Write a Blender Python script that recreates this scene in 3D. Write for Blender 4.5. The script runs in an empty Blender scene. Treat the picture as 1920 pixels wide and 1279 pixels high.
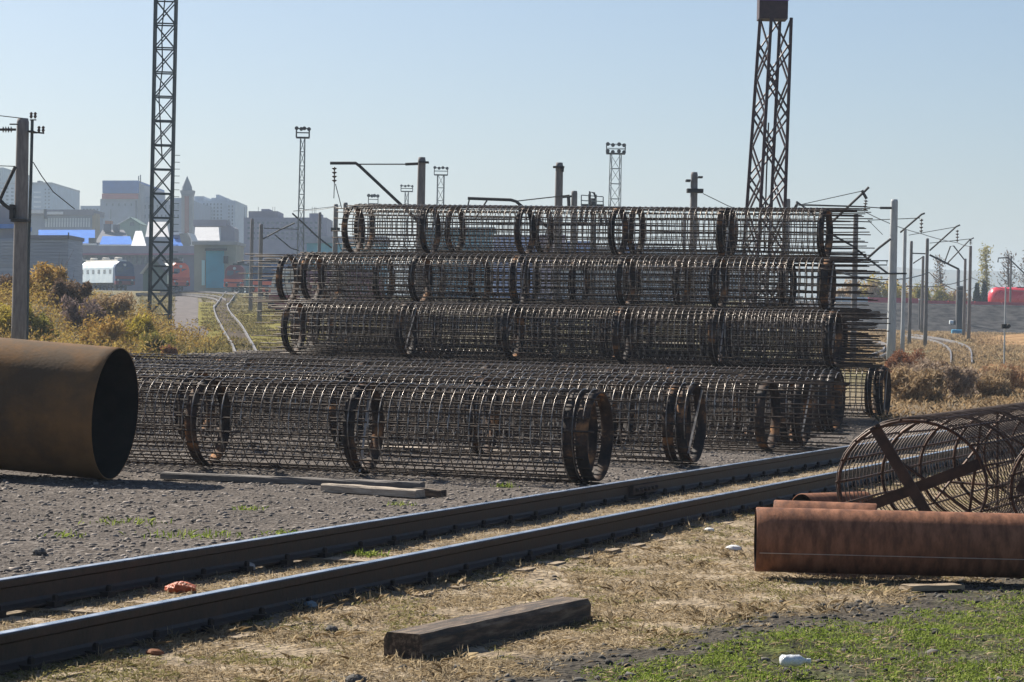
import bpy, math, random
import numpy as np
from mathutils import Vector, Matrix, noise
random.seed(7)
rng = np.random.default_rng(7)
R = math.radians
S = bpy.context.scene
COL = S.collection

# ------------------------------------------------------------------ camera
FPX, CX, CY, EYE = 5000.0, 960.0, 639.5, 1.7
ROLL, PITCH = R(1.2), -math.atan(39.5 / 5000)
fwd = Vector((0, math.cos(PITCH), math.sin(PITCH)))
up0 = Vector((0, -math.sin(PITCH), math.cos(PITCH)))
rt0 = Vector((1, 0, 0))
RT = rt0 * math.cos(ROLL) + up0 * math.sin(ROLL)
UP = up0 * math.cos(ROLL) - rt0 * math.sin(ROLL)
EYEP = Vector((0, 0, EYE))
cam_d = bpy.data.cameras.new('camera')
cam_d.sensor_width = 36
cam_d.lens = 36 * FPX / 1920
cam_d.clip_start, cam_d.clip_end = 0.5, 30000
cam = bpy.data.objects.new('camera', cam_d)
cam.matrix_world = Matrix(((RT.x, UP.x, -fwd.x, 0), (RT.y, UP.y, -fwd.y, 0), (RT.z, UP.z, -fwd.z, EYE), (0, 0, 0, 1)))
COL.objects.link(cam)
S.camera = cam

# ------------------------------------------------------------------ sky, sun, exposure
SUN_EL, SUN_AZ = R(38), R(-44)          # azimuth from +Y, negative = to the left
w = bpy.data.worlds.new('World'); S.world = w; w.use_nodes = True
nt = w.node_tree; nt.nodes.clear()
sky = nt.nodes.new('ShaderNodeTexSky'); sky.sky_type = 'NISHITA'; sky.sun_disc = False
sky.sun_elevation = SUN_EL; sky.sun_rotation = SUN_AZ
sky.air_density = .88; sky.dust_density = 1.6; sky.ozone_density = 3.9; sky.altitude = 150
bg = nt.nodes.new('ShaderNodeBackground'); bg.inputs['Strength'].default_value = 0.053
wo = nt.nodes.new('ShaderNodeOutputWorld')
nt.links.new(sky.outputs[0], bg.inputs[0]); nt.links.new(bg.outputs[0], wo.inputs[0])
sl = bpy.data.lights.new('sun', 'SUN'); sl.energy = 5.0; sl.angle = R(0.55); sl.color = (1, 0.93, 0.82)
sun = bpy.data.objects.new('sun', sl); COL.objects.link(sun)
tosun = Vector((math.sin(SUN_AZ) * math.cos(SUN_EL), math.cos(SUN_AZ) * math.cos(SUN_EL), math.sin(SUN_EL)))
sun.rotation_euler = tosun.to_track_quat('Z', 'Y').to_euler()
sun.location = (0, 0, 50)
S.view_settings.view_transform = 'Standard'; S.view_settings.look = 'None'
S.view_settings.exposure = 1.0; S.view_settings.gamma = 1; S.view_settings.use_curve_mapping = False
S.render.engine = 'CYCLES'
S.cycles.use_denoising = True
S.cycles.max_bounces = 6; S.cycles.diffuse_bounces = 3; S.cycles.glossy_bounces = 3; S.cycles.volume_bounces = 1
S.cycles.transparent_max_bounces = 8

# ------------------------------------------------------------------ projection helpers (layout only)
def ray(x, y):
    return fwd * FPX + RT * (x - CX) + UP * (CY - y)
def at(x, y, Y):
    d = ray(x, y); return EYEP + d * (Y / d.y)
def smooth(a, b, t):
    t = min(1, max(0, (t - a) / (b - a))); return t * t * (3 - 2 * t)
def prof(pts, t):
    if t <= pts[0][0]: return pts[0][1]
    for (a, u), (b, v) in zip(pts, pts[1:]):
        if t <= b: return u + (v - u) * (t - a) / (b - a)
    return pts[-1][1]
LP = [(-100, 0), (105, 0), (150, .55), (250, 2.5), (340, 4.4), (420, 5.0), (800, 8), (3000, 14), (9000, 20)]
RP = [(-100, 0), (130, 0), (165, .45), (200, 1.0), (255, 1.3), (287, 1.55), (300, 4.5), (305, 4.5), (310, 3.0), (332, 3.0), (350, 4.6), (800, 7), (3000, 14), (9000, 20)]
def gz(X, Y):
    t = smooth(0.02, 0.10, X / max(Y, 20.0))
    z = prof(LP, Y) * (1 - t) + prof(RP, Y) * t
    z += 2.0 * math.exp(-((X + 18.5) / 4.2) ** 2 - ((Y - 106) / 13) ** 2)     # overgrown mound on the left
    z += 0.9 * math.exp(-((X + 27) / 7) ** 2 - ((Y - 112) / 14) ** 2)
    return z
def hit(x, y):
    d = ray(x, y); d = d / d.y; t = 8.0
    while t < 3000:
        p = EYEP + d * t
        if p.z <= gz(p.x, p.y):
            a, b = t / 1.02, t
            for _ in range(20):
                m = (a + b) / 2; p = EYEP + d * m
                if p.z <= gz(p.x, p.y): b = m
                else: a = m
            p = EYEP + d * b; return Vector((p.x, p.y, gz(p.x, p.y)))
        t *= 1.02
    return EYEP + d * 900

# ------------------------------------------------------------------ materials
MATS = {}
def mat(name, c1, c2=None, scale=4.0, rough=.85, metal=0.0, bump=0.0, c3=None, bscale=None, spec=.4, stretch=None, island=False, lo=.38, hi=.62):
    if name in MATS: return MATS[name]
    m = bpy.data.materials.new(name); m.use_nodes = True
    n = m.node_tree; P = n.nodes['Principled BSDF']
    P.inputs['Roughness'].default_value = rough; P.inputs['Metallic'].default_value = metal
    P.inputs['Specular IOR Level'].default_value = spec
    P.inputs['Base Color'].default_value = (*c1, 1)
    tc = n.nodes.new('ShaderNodeTexCoord'); vec = tc.outputs['Object']
    if stretch:
        mp = n.nodes.new('ShaderNodeMapping'); mp.inputs['Scale'].default_value = stretch
        n.links.new(vec, mp.inputs[0]); vec = mp.outputs[0]
    if c2:
        rp = n.nodes.new('ShaderNodeValToRGB'); e = rp.color_ramp.elements
        e[0].color = (*c1, 1); e[1].color = (*c2, 1)
        if island:
            g = n.nodes.new('ShaderNodeNewGeometry'); n.links.new(g.outputs['Random Per Island'], rp.inputs[0])
            if c3:
                x = e.new(.5); x.color = (*c3, 1)
        else:
            nz = n.nodes.new('ShaderNodeTexNoise'); nz.inputs['Scale'].default_value = scale
            nz.inputs['Detail'].default_value = 7; nz.inputs['Roughness'].default_value = .65
            n.links.new(vec, nz.inputs['Vector']); n.links.new(nz.outputs[0], rp.inputs[0])
            e[0].position = lo; e[1].position = hi
            if c3:
                x = e.new((lo + hi) / 2); x.color = (*c3, 1)
            mr = n.nodes.new('ShaderNodeMapRange'); mr.inputs[1].default_value = .3; mr.inputs[2].default_value = .7
            mr.inputs[3].default_value = max(.05, rough - .12); mr.inputs[4].default_value = min(1, rough + .1)
            n.links.new(nz.outputs[0], mr.inputs[0]); n.links.new(mr.outputs[0], P.inputs['Roughness'])
        n.links.new(rp.outputs[0], P.inputs['Base Color'])
    if bump:
        nb = n.nodes.new('ShaderNodeTexNoise'); nb.inputs['Scale'].default_value = bscale or scale * 4
        nb.inputs['Detail'].default_value = 6
        n.links.new(vec, nb.inputs['Vector'])
        b = n.nodes.new('ShaderNodeBump'); b.inputs['Strength'].default_value = bump; b.inputs['Distance'].default_value = .02
        n.links.new(nb.outputs[0], b.inputs['Height']); n.links.new(b.outputs[0], P.inputs['Normal'])
    MATS[name] = m
    return m
def leafmat(name, a, b, c):
    if name in MATS: return MATS[name]
    m = mat(name, a, c, c3=b, island=True, rough=.8, spec=.2)
    n = m.node_tree; P = n.nodes['Principled BSDF']; out = n.nodes['Material Output']
    tr = n.nodes.new('ShaderNodeBsdfTranslucent'); mx = n.nodes.new('ShaderNodeMixShader'); mx.inputs[0].default_value = .35
    src = P.inputs['Base Color'].links[0].from_socket
    n.links.new(src, tr.inputs[0]); n.links.new(P.outputs[0], mx.inputs[1]); n.links.new(tr.outputs[0], mx.inputs[2])
    n.links.new(mx.outputs[0], out.inputs[0])
    return m
REBAR = mat('rebar_steel', (.035, .027, .022), (.12, .085, .06), 9, .65, .15, spec=.25, c3=(.06, .043, .032))
SPIRAL = mat('spiral_wire', (.10, .085, .075), (.40, .37, .34), 9, .34, .6, c3=(.17, .14, .115))
BAND = mat('stiffener_band', (.03, .026, .025), (.40, .20, .085), 3.5, .8, 0, spec=.12, c3=(.08, .055, .042), bump=.15, lo=.40, hi=.70)
RUSTBAR = mat('rusty_rebar', (.035, .018, .013), (.12, .055, .03), 8, .6, .4, c3=(.06, .03, .02))
RUSTWIRE = mat('rusty_wire', (.045, .03, .024), (.13, .10, .085), 8, .45, .5)
PIPEBIG = mat('mill_scale_rust', (.105, .07, .042), (.28, .15, .06), .9, .85, 0, spec=.08, c3=(.19, .105, .047), bump=.12, bscale=30)
PIPEIN = mat('pipe_interior_dark', (.014, .013, .012), (.028, .024, .02), 3, .9, spec=.1)  # near-black bore colour, much darker than the outer shells
PIPERED = mat('red_brown_rust', (.13, .06, .038), (.29, .135, .08), 7, .8, 0, spec=.12, c3=(.21, .095, .055), bump=.15, bscale=40, stretch=(2.2, .8, .8))
RAILSIDE = mat('rail_side_grime', (.028, .022, .019), (.07, .05, .038), 8, .6, .3, bump=.15)
RAILTOP = mat('polished_rail_head', (.42, .46, .50), (.60, .63, .66), 6, .30, .9, stretch=(1, 1, 1))
CLIP = mat('rail_fastening_iron', (.025, .02, .018), (.06, .045, .035), 20, .7, .3)
WOODDARK = mat('creosoted_timber', (.035, .028, .022), (.20, .15, .105), 4, .85, c3=(.085, .058, .040), bump=.5, bscale=25, stretch=(1, 8, 8))
SLEEPW = mat('weathered_sleeper_wood', (.20, .15, .10), (.36, .28, .19), 6, .9, bump=.4, bscale=25, stretch=(1, 8, 8))
PLANKD = mat('grey_wet_plank', (.10, .085, .075), (.20, .18, .16), 5, .85, bump=.3, stretch=(1, 8, 8))
PLANKL = mat('pale_split_plank', (.24, .19, .145), (.46, .39, .31), 6, .85, bump=.3, stretch=(1, 10, 10))
CONC = mat('pole_concrete', (.13, .12, .12), (.22, .205, .20), 3, .9, bump=.2, stretch=(3, 3, .6))
CONCL = mat('pale_pole_concrete', (.36, .38, .40), (.50, .52, .53), 3, .9, bump=.15, stretch=(3, 3, .6))
IRON = mat('dark_bracket_steel', (.018, .018, .02), (.04, .038, .038), 10, .7, .1, spec=.2)
MASTA = mat('mast_teal_grey_paint', (.035, .055, .065), (.07, .085, .09), 5, .55, .2)
MASTB = mat('mast_maroon_primer', (.028, .014, .02), (.055, .03, .036), 5, .6, .2)
GALV = mat('galvanised_mast_steel', (.16, .18, .19), (.24, .26, .27), 5, .55, .3)
PORC = mat('insulator_glaze', (.05, .03, .025), (.09, .06, .05), 10, .3)
WIRE = mat('overhead_wire_copper', (.03, .03, .03), (.06, .055, .05), 10, .6, .3)

# ------------------------------------------------------------------ mesh helpers
class MB:
    def __init__(s): s.v = []; s.f = []
    def add(s, vs, fs):
        o = len(s.v); s.v += [tuple(p) for p in vs]; s.f += [tuple(i + o for i in q) for q in fs]; return s
    def box(s, x0, x1, y0, y1, z0, z1):
        return s.add([(x, y, z) for z in (z0, z1) for y in (y0, y1) for x in (x0, x1)],
                     [(0, 2, 3, 1), (4, 5, 7, 6), (0, 1, 5, 4), (2, 6, 7, 3), (0, 4, 6, 2), (1, 3, 7, 5)])
    def tube(s, pts, r, n=6, caps=True, closed=False):
        pts = [Vector(p) for p in pts]; m = len(pts)
        rs = r if isinstance(r, (list, tuple)) else [r] * m
        prevn = None; vs = []
        for i, p in enumerate(pts):
            if closed: t = pts[(i + 1) % m] - pts[i - 1]
            else: t = pts[min(i + 1, m - 1)] - pts[max(i - 1, 0)]
            t = t.normalized() if t.length > 1e-9 else Vector((0, 0, 1))
            if prevn is None:
                a = Vector((0, 0, 1)) if abs(t.z) < .9 else Vector((1, 0, 0)); nn = (a - t * a.dot(t)).normalized()
            else:
                nn = prevn - t * prevn.dot(t); nn = nn.normalized() if nn.length > 1e-6 else prevn
            prevn = nn; bb = t.cross(nn)
            vs += [p + (nn * math.cos(6.2831853 * k / n) + bb * math.sin(6.2831853 * k / n)) * rs[i] for k in range(n)]
        fs = []
        for i in range(m if closed else m - 1):
            j = (i + 1) % m
            for k in range(n):
                fs.append((i * n + k, i * n + (k + 1) % n, j * n + (k + 1) % n, j * n + k))
        if caps and not closed:
            fs.append(tuple(range(n))[::-1]); fs.append(tuple((m - 1) * n + k for k in range(n)))
        return s.add(vs, fs)
    def bar(s, a, b, w, h=None):
        a, b = Vector(a), Vector(b); h = h or w; t = (b - a).normalized()
        u = Vector((0, 0, 1)) if abs(t.z) < .9 else Vector((1, 0, 0))
        n1 = (u - t * u.dot(t)).normalized(); n2 = t.cross(n1)
        vs = [p + n1 * (sx * h / 2) + n2 * (sy * w / 2) for p in (a, b) for sx, sy in ((-1, -1), (1, -1), (1, 1), (-1, 1))]
        return s.add(vs, [(3, 2, 1, 0), (4, 5, 6, 7), (0, 1, 5, 4), (1, 2, 6, 5), (2, 3, 7, 6), (3, 0, 4, 7)])
    def lathe(s, prf, c, axis='z', n=14):
        c = Vector(c); vs = []
        for (r, h) in prf:
            for k in range(n):
                a = 6.2831853 * k / n; p = (r * math.cos(a), r * math.sin(a), h)
                if axis == 'x': p = (h, p[0], p[1])
                if axis == 'y': p = (p[0], h, p[1])
                vs.append(c + Vector(p))
        m = len(prf); fs = [(i * n + k, i * n + (k + 1) % n, (i + 1) * n + (k + 1) % n, (i + 1) * n + k) for i in range(m - 1) for k in range(n)]
        fs.append(tuple(range(n))[::-1]); fs.append(tuple((m - 1) * n + k for k in range(n)))
        return s.add(vs, fs)
    def ext(s, poly, d):
        n = len(poly); d = Vector(d); p = [Vector(q) for q in poly]
        return s.add(p + [q + d for q in p], [tuple(range(n)), tuple(range(n, 2 * n))[::-1]] + [(i, i + n, (i + 1) % n + n, (i + 1) % n) for i in range(n)])
    def mesh(s, name, m, smooth=False):
        me = bpy.data.meshes.new(name); me.from_pydata(s.v, [], s.f); me.materials.append(m)
        if smooth: me.polygons.foreach_set('use_smooth', [True] * len(me.polygons))
        me.update(); return me
    def build(s, name, m, parent=None, smooth=False):
        """vertices are world positions; a parent is an unrotated Empty"""
        if parent is not None:
            o = parent
            off = Vector((0, 0, 0))
            while o is not None: off += Vector(o.location); o = o.parent
            s.v = [(a - off.x, b - off.y, c - off.z) for a, b, c in s.v]
        return link(name, s.mesh(name, m, smooth), parent)
def link(name, me, parent=None, loc=None):
    o = bpy.data.objects.new(name, me); COL.objects.link(o)
    if parent is not None: o.parent = parent
    if loc is not None: o.location = loc
    return o
def tag(o, label=None, cat=None, group=None, kind=None):
    if label: o['label'] = label
    if cat: o['category'] = cat
    if group: o['group'] = group
    if kind: o['kind'] = kind
    return o
def thing(name, label, cat, loc=(0, 0, 0), rz=0, group=None):
    o = bpy.data.objects.new(name, None); COL.objects.link(o); o.empty_display_size = .2
    o.location = loc; o.rotation_euler = (0, 0, rz)
    return tag(o, label, cat, group)
def npmesh(name, V, Fq, m):
    """V (n,3) floats, Fq (m,k) ints"""
    me = bpy.data.meshes.new(name); k = Fq.shape[1]; nf = len(Fq)
    me.vertices.add(len(V)); me.vertices.foreach_set('co', np.asarray(V, np.float32).ravel())
    me.loops.add(nf * k); me.loops.foreach_set('vertex_index', Fq.astype(np.int32).ravel())
    me.polygons.add(nf); me.polygons.foreach_set('loop_start', np.arange(0, nf * k, k, dtype=np.int32))
    me.polygons.foreach_set('loop_total', np.full(nf, k, np.int32))
    me.materials.append(m); me.update(calc_edges=True); return me
def leaf_quads(P, size, elong=1.0, flat=0.0):
    n = len(P); a = rng.normal(size=(n, 3)); a[:, 2] += flat * np.sign(rng.random(n) - .3); a /= np.linalg.norm(a, axis=1)[:, None]
    b = rng.normal(size=(n, 3)); b = np.cross(a, b); b /= np.linalg.norm(b, axis=1)[:, None]
    sz = size * (.6 + .8 * rng.random(n))[:, None]
    a = a * sz * elong; b = b * sz * .5
    V = np.stack([P - a * .5, P + b * .5, P + a * .5, P - b * .5], 1).reshape(-1, 3)
    return V, np.arange(4 * n).reshape(-1, 4)
def blades(P, h, wd, lean, curl=.3):
    """grass blades: thin triangles from points P"""
    n = len(P); az = rng.random(n) * 6.283; d = np.stack([np.cos(az), np.sin(az), np.zeros(n)], 1)
    hh = h * (.5 + rng.random(n)); ww = wd * (.6 + .8 * rng.random(n))
    ln = lean * rng.random(n) * 1.4
    side = np.stack([-d[:, 1], d[:, 0], np.zeros(n)], 1) * ww[:, None]
    mid = P + d * (hh * ln * .35)[:, None] + np.stack([0 * hh, 0 * hh, hh * .6 / (1 + .5 * ln)], 1)
    tip = P + d * (hh * ln)[:, None] + np.stack([0 * hh, 0 * hh, hh / (1 + ln * .9)], 1)
    V = np.stack([P - side, P + side, mid + side * .7, tip, mid - side * .7], 1).reshape(-1, 3)
    return V, np.arange(5 * n).reshape(-1, 5)

# ================================================================== SETTING
# ---- track geometry (needed by the ground)
TK = 2.66; TD = Vector((1, TK, 0)).normalized(); TN = Vector((TD.y, -TD.x, 0))     # direction, right-hand normal
NEAR0, FAR0 = Vector((.70, 20.63, 0)), Vector((.84, 24.75, 0))
MID0 = (NEAR0 + FAR0) / 2
HALF = abs((NEAR0 - MID0).dot(TN))
def lat(X, Y): return (Vector((X, Y, 0)) - MID0).dot(TN)      # + = camera side of the track

# ---- ground sheet
def axis_vals(dense0, dense1, step, far0, far1, g=1.09):
    v = list(np.arange(dense0, dense1 + 1e-6, step)); s = step; x = dense1
    while x < far1: s *= g; x += s; v.append(x)
    s = step; x = dense0; l = []
    while x > far0: s *= g; x -= s; l.append(x)
    return np.array(l[::-1] + v)
gxs = axis_vals(-7, 9, .11, -5000, 5000); gys = axis_vals(10, 36, .11, -60, 7000, 1.055)
gys = np.unique(np.concatenate([gys, np.arange(82, 352, 3.0), [105, 250, 255, 287, 300, 305, 310, 332]]))
gys = gys[np.concatenate([[True], np.diff(gys) > .02])]
nx, ny = len(gxs), len(gys)
gv = np.zeros((ny, nx, 3)); zone = np.zeros((ny, nx, 4), np.float32)
tgt = [(NEAR0.x, NEAR0.y)]
def zones(X, Y):
    """(dry grass, green grass, bare dark soil) cover"""
    l = lat(X, Y)
    wob = noise.noise((X * .9, Y * .9, 3)) * .55 + noise.noise((X * 2.7, Y * 2.7, 8)) * .3
    g = (12.8 + 1.62 * (X + .15) - Y) * .55 + wob          # >0: green side
    camside = smooth(HALF - .05, HALF + .15, l + .25 * wob)
    dry = camside * (1 - smooth(-.25, .1, g))
    green = camside * smooth(.15, .6, g) * (.55 + .6 * noise.noise((X * 1.6, Y * 1.6, 21)) + .25)
    soil = camside * smooth(-.45, 0, g) * (1 - smooth(.1, .7, g))
    if -HALF - .1 < l < HALF: dry = max(dry, .75 + wob * .4)
    if Y > 45:
        dry = max(dry, .75 * smooth(45, 70, Y))
    return max(0, min(1, dry)), max(0, min(1, green)), max(0, min(1, soil))
for j, Y in enumerate(gys):
    for i, X in enumerate(gxs):
        z = gz(X, Y)
        if 9 < Y < 60 and abs(X) < 16:
            l = lat(X, Y)
            z += noise.noise((X * .5, Y * .5, 0)) * .03 + noise.noise((X * 1.7, Y * 1.7, 1)) * .016
            if Y < 37: z += noise.noise((X * 5, Y * 5, 2)) * .012
            if l > HALF + .1: z -= .03 * smooth(HALF + .1, HALF + .6, l)
            if l < -HALF - .1: z += .015
            zone[j, i, :3] = zones(X, Y)
        else:
            zone[j, i, 0] = .8 if Y > 55 else .3
        gv[j, i] = (X, Y, z - .012)
idx = np.arange(nx * ny).reshape(ny, nx)
gf = np.stack([idx[:-1, :-1], idx[:-1, 1:], idx[1:, 1:], idx[1:, :-1]], -1).reshape(-1, 4)
GM = bpy.data.materials.new('ground_cover'); GM.use_nodes = True
n = GM.node_tree; P = n.nodes['Principled BSDF']; P.inputs['Roughness'].default_value = 1.0; P.inputs['Specular IOR Level'].default_value = .04
geo = n.nodes.new('ShaderNodeNewGeometry')
def nz(sc, det=8, ro=.6):
    q = n.nodes.new('ShaderNodeTexNoise'); q.inputs['Scale'].default_value = sc; q.inputs['Detail'].default_value = det; q.inputs['Roughness'].default_value = ro
    n.links.new(geo.outputs['Position'], q.inputs['Vector']); return q.outputs[0]
def ramp(src, *st):
    q = n.nodes.new('ShaderNodeValToRGB'); e = q.color_ramp.elements
    while len(e) < len(st): e.new(.5)
    for el, (p, c) in zip(e, st): el.position = p; el.color = (*c, 1)
    n.links.new(src, q.inputs[0]); return q.outputs[0]
def mixc(f, a, b):
    q = n.nodes.new('ShaderNodeMix'); q.data_type = 'RGBA'; n.links.new(f, q.inputs[0]); n.links.new(a, q.inputs[6]); n.links.new(b, q.inputs[7]); return q.outputs[2]
at_ = n.nodes.new('ShaderNodeAttribute'); at_.attribute_name = 'zone'
sp = n.nodes.new('ShaderNodeSeparateColor'); n.links.new(at_.outputs['Color'], sp.inputs[0])
vor = n.nodes.new('ShaderNodeTexVoronoi'); vor.inputs['Scale'].default_value = 26; n.links.new(geo.outputs['Position'], vor.inputs['Vector'])
gA = ramp(nz(9), (.3, (.055, .046, .04)), (.5, (.12, .102, .088)), (.7, (.23, .195, .165)))
gB = ramp(nz(14), (.35, (.033, .028, .025)), (.65, (.10, .084, .073)))
gM = ramp(nz(1.1, 6, .7), (.45, (0, 0, 0)), (.62, (1, 1, 1)))
vs_ = n.nodes.new('ShaderNodeSeparateColor'); n.links.new(vor.outputs['Color'], vs_.inputs[0])
gC = ramp(vs_.outputs[0], (.05, (.03, .027, .025)), (.5, (.11, .098, .09)), (.8, (.16, .142, .13)), (.97, (.34, .31, .28)))
vor2 = n.nodes.new('ShaderNodeTexVoronoi'); vor2.inputs['Scale'].default_value = 61; n.links.new(geo.outputs['Position'], vor2.inputs['Vector'])
vs2 = n.nodes.new('ShaderNodeSeparateColor'); n.links.new(vor2.outputs['Color'], vs2.inputs[0])
gD = ramp(vs2.outputs[0], (.1, (.04, .036, .033)), (.6, (.13, .116, .105)), (.95, (.30, .27, .24)))
hf = n.nodes.new('ShaderNodeValue'); hf.outputs[0].default_value = .5
grav = mixc(gM, mixc(hf.outputs[0], gA, gC), mixc(hf.outputs[0], gB, gD))
dryc = ramp(nz(5), (.3, (.13, .10, .07)), (.5, (.27, .215, .15)), (.72, (.42, .345, .25)))
grnc = ramp(nz(6), (.32, (.028, .026, .02)), (.5, (.05, .055, .025)), (.68, (.11, .13, .04)))
soic = ramp(nz(7), (.3, (.045, .04, .034)), (.6, (.085, .075, .062)), (.75, (.13, .115, .09)))
c = mixc(sp.outputs[0], grav, dryc); c = mixc(sp.outputs[2], c, soic); c = mixc(sp.outputs[1], c, grnc)
bA = ramp(nz(.05, 8, .7), (.38, (.22, .175, .10)), (.5, (.15, .145, .07)), (.62, (.17, .15, .125)))
bB = ramp(nz(.7, 8, .75), (.35, (.08, .065, .04)), (.65, (.28, .235, .14)))
bF = n.nodes.new('ShaderNodeValue'); bF.outputs[0].default_value = .5
big = mixc(bF.outputs[0], bA, bB)
dist = n.nodes.new('ShaderNodeSeparateXYZ'); n.links.new(geo.outputs['Position'], dist.inputs[0])
mr = n.nodes.new('ShaderNodeMapRange'); mr.inputs[1].default_value = 55; mr.inputs[2].default_value = 90
n.links.new(dist.outputs[1], mr.inputs[0]); c = mixc(mr.outputs[0], c, big)
n.links.new(c, P.inputs['Base Color'])
bp = n.nodes.new('ShaderNodeBump'); bp.inputs['Strength'].default_value = .7; bp.inputs['Distance'].default_value = .03
mxh = n.nodes.new('ShaderNodeMath'); mxh.operation = 'ADD'; n.links.new(nz(22), mxh.inputs[0]); n.links.new(vor.outputs['Distance'], mxh.inputs[1])
n.links.new(mxh.outputs[0], bp.inputs['Height']); n.links.new(bp.outputs[0], P.inputs['Normal'])
gme = npmesh('ground', gv.reshape(-1, 3), gf, GM)
ca = gme.color_attributes.new('zone', 'FLOAT_COLOR', 'POINT'); ca.data.foreach_set('color', zone.reshape(-1))
gme.polygons.foreach_set('use_smooth', [True] * len(gme.polygons))
ground = tag(link('ground', gme), 'gravelly yard ground with dry grass and a green patch', kind='structure')

# ---- far hills
def hills(name, Y, ys, amp, m, label):
    mb = MB(); xs = np.linspace(-1100, 1600, 60); top = []
    for k, x in enumerate(xs):
        X = x * Y / 2400; zt = ys + amp * noise.noise((x * .0022, Y * .01, 5)) + amp * .3 * noise.noise((x * .011, Y * .01, 2))
        mb.v += [(X, Y - 300, 5), (X, Y, max(8, zt)), (X, Y + 500, 5)]
    for k in range(len(xs) - 1):
        a = 3 * k; mb.f += [(a, a + 3, a + 4, a + 1), (a + 1, a + 4, a + 5, a + 2)]
    tag(mb.build(name, m, None, True), label, kind='structure')
HILL = mat('distant_woodland', (.05, .06, .045), (.11, .10, .07), .02, .95)
hills('far_hills', 2000, 46, 12, HILL, 'low blue wooded hills along the horizon')

# ---- the railway track across the foreground
track = thing('railway_track', None, None, MID0)
tag(track, 'dark railway track crossing the foreground diagonally', kind='structure')
RPROF = [(a, b - .022) for a, b in [(-.065, .03), (.065, .03), (.065, .042), (.02, .058), (.010, .075), (.010, .150), (.034, .163), (.036, .198), (.030, .206), (-.030, .206), (-.036, .198), (-.034, .163), (-.010, .150), (-.010, .075), (-.02, .058), (-.065, .042)]]
def sweep(pts, prf):
    mb = MB(); m = len(prf)
    for i, p in enumerate(pts):
        t = (pts[min(i + 1, len(pts) - 1)] - pts[max(i - 1, 0)]); t.z = 0; t.normalize(); nn = Vector((t.y, -t.x, 0))
        mb.v += [tuple(p + nn * a + Vector((0, 0, b))) for a, b in prf]
    for i in range(len(pts) - 1):
        for k in range(m): mb.f.append((i * m + k, (i + 1) * m + k, (i + 1) * m + (k + 1) % m, i * m + (k + 1) % m))
    mb.f.append(tuple(range(m))); mb.f.append(tuple((len(pts) - 1) * m + k for k in range(m))[::-1])
    return mb
HEADP = [(-.029, .1842), (.029, .1842), (.026, .1865), (-.026, .1865)]
for side in (1, -1):
    base = MID0 + TN * (HALF * side)
    pts = [base + TD * d for d in np.linspace(-14, 62, 40)]
    rl = sweep(pts, RPROF).build('rail', RAILSIDE, track)
    sweep(pts, HEADP).build('running_surface', RAILTOP, rl)
clip = MB().box(-.11, .11, -.09, .09, .0, .032)
clip.box(-.115, -.055, -.05, .05, .03, .062); clip.box(.055, .115, -.05, .05, .03, .062)
clip.lathe([(.02, .03), (.02, .09), (.012, .10)], (.085, .01, 0), n=6); clip.lathe([(.02, .03), (.02, .09), (.012, .10)], (-.085, .01, 0), n=6)
clipme = clip.mesh('rail_fastening', CLIP)
slme = MB().box(-.98, .98, -.115, .115, -.16, -.014).mesh('sleeper', SLEEPW)
ang = math.atan2(TN.y, TN.x)
for k in range(-22, 66):
    p = MID0 + TD * (k * .62)
    o = link('sleeper', slme, track, p - MID0 + Vector((0, 0, random.uniform(-.01, .012)))); o.rotation_euler.z = ang + random.uniform(-.02, .02)
    for side in (1, -1):
        q = p + TN * (HALF * side)
        c_ = link('rail_fastening', clipme, track, q - MID0 + Vector((0, 0, -.034))); c_.rotation_euler.z = ang + random.uniform(-.04, .04)

fp = MB().box(-.38, .38, -.022, .022, -.045, .045)
for xx in (-.3, -.18, -.06, .06, .18, .3): fp.lathe([(.02, 0), (.02, -.035), (.012, -.04)], (xx, -.02, 0), 'y', n=6)
fpme = fp.mesh('fishplate', mat('fishplate_iron', (.05, .038, .03), (.10, .075, .06), 12, .75, .2))
for d, side in ((3.2, -1), (9.0, 1)):
    q = MID0 + TD * d + TN * (HALF * side + .03) + Vector((0, 0, .09)); o = link('fishplate', fpme, track, q - MID0); o.rotation_euler.z = math.atan2(TD.y, TD.x)
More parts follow.
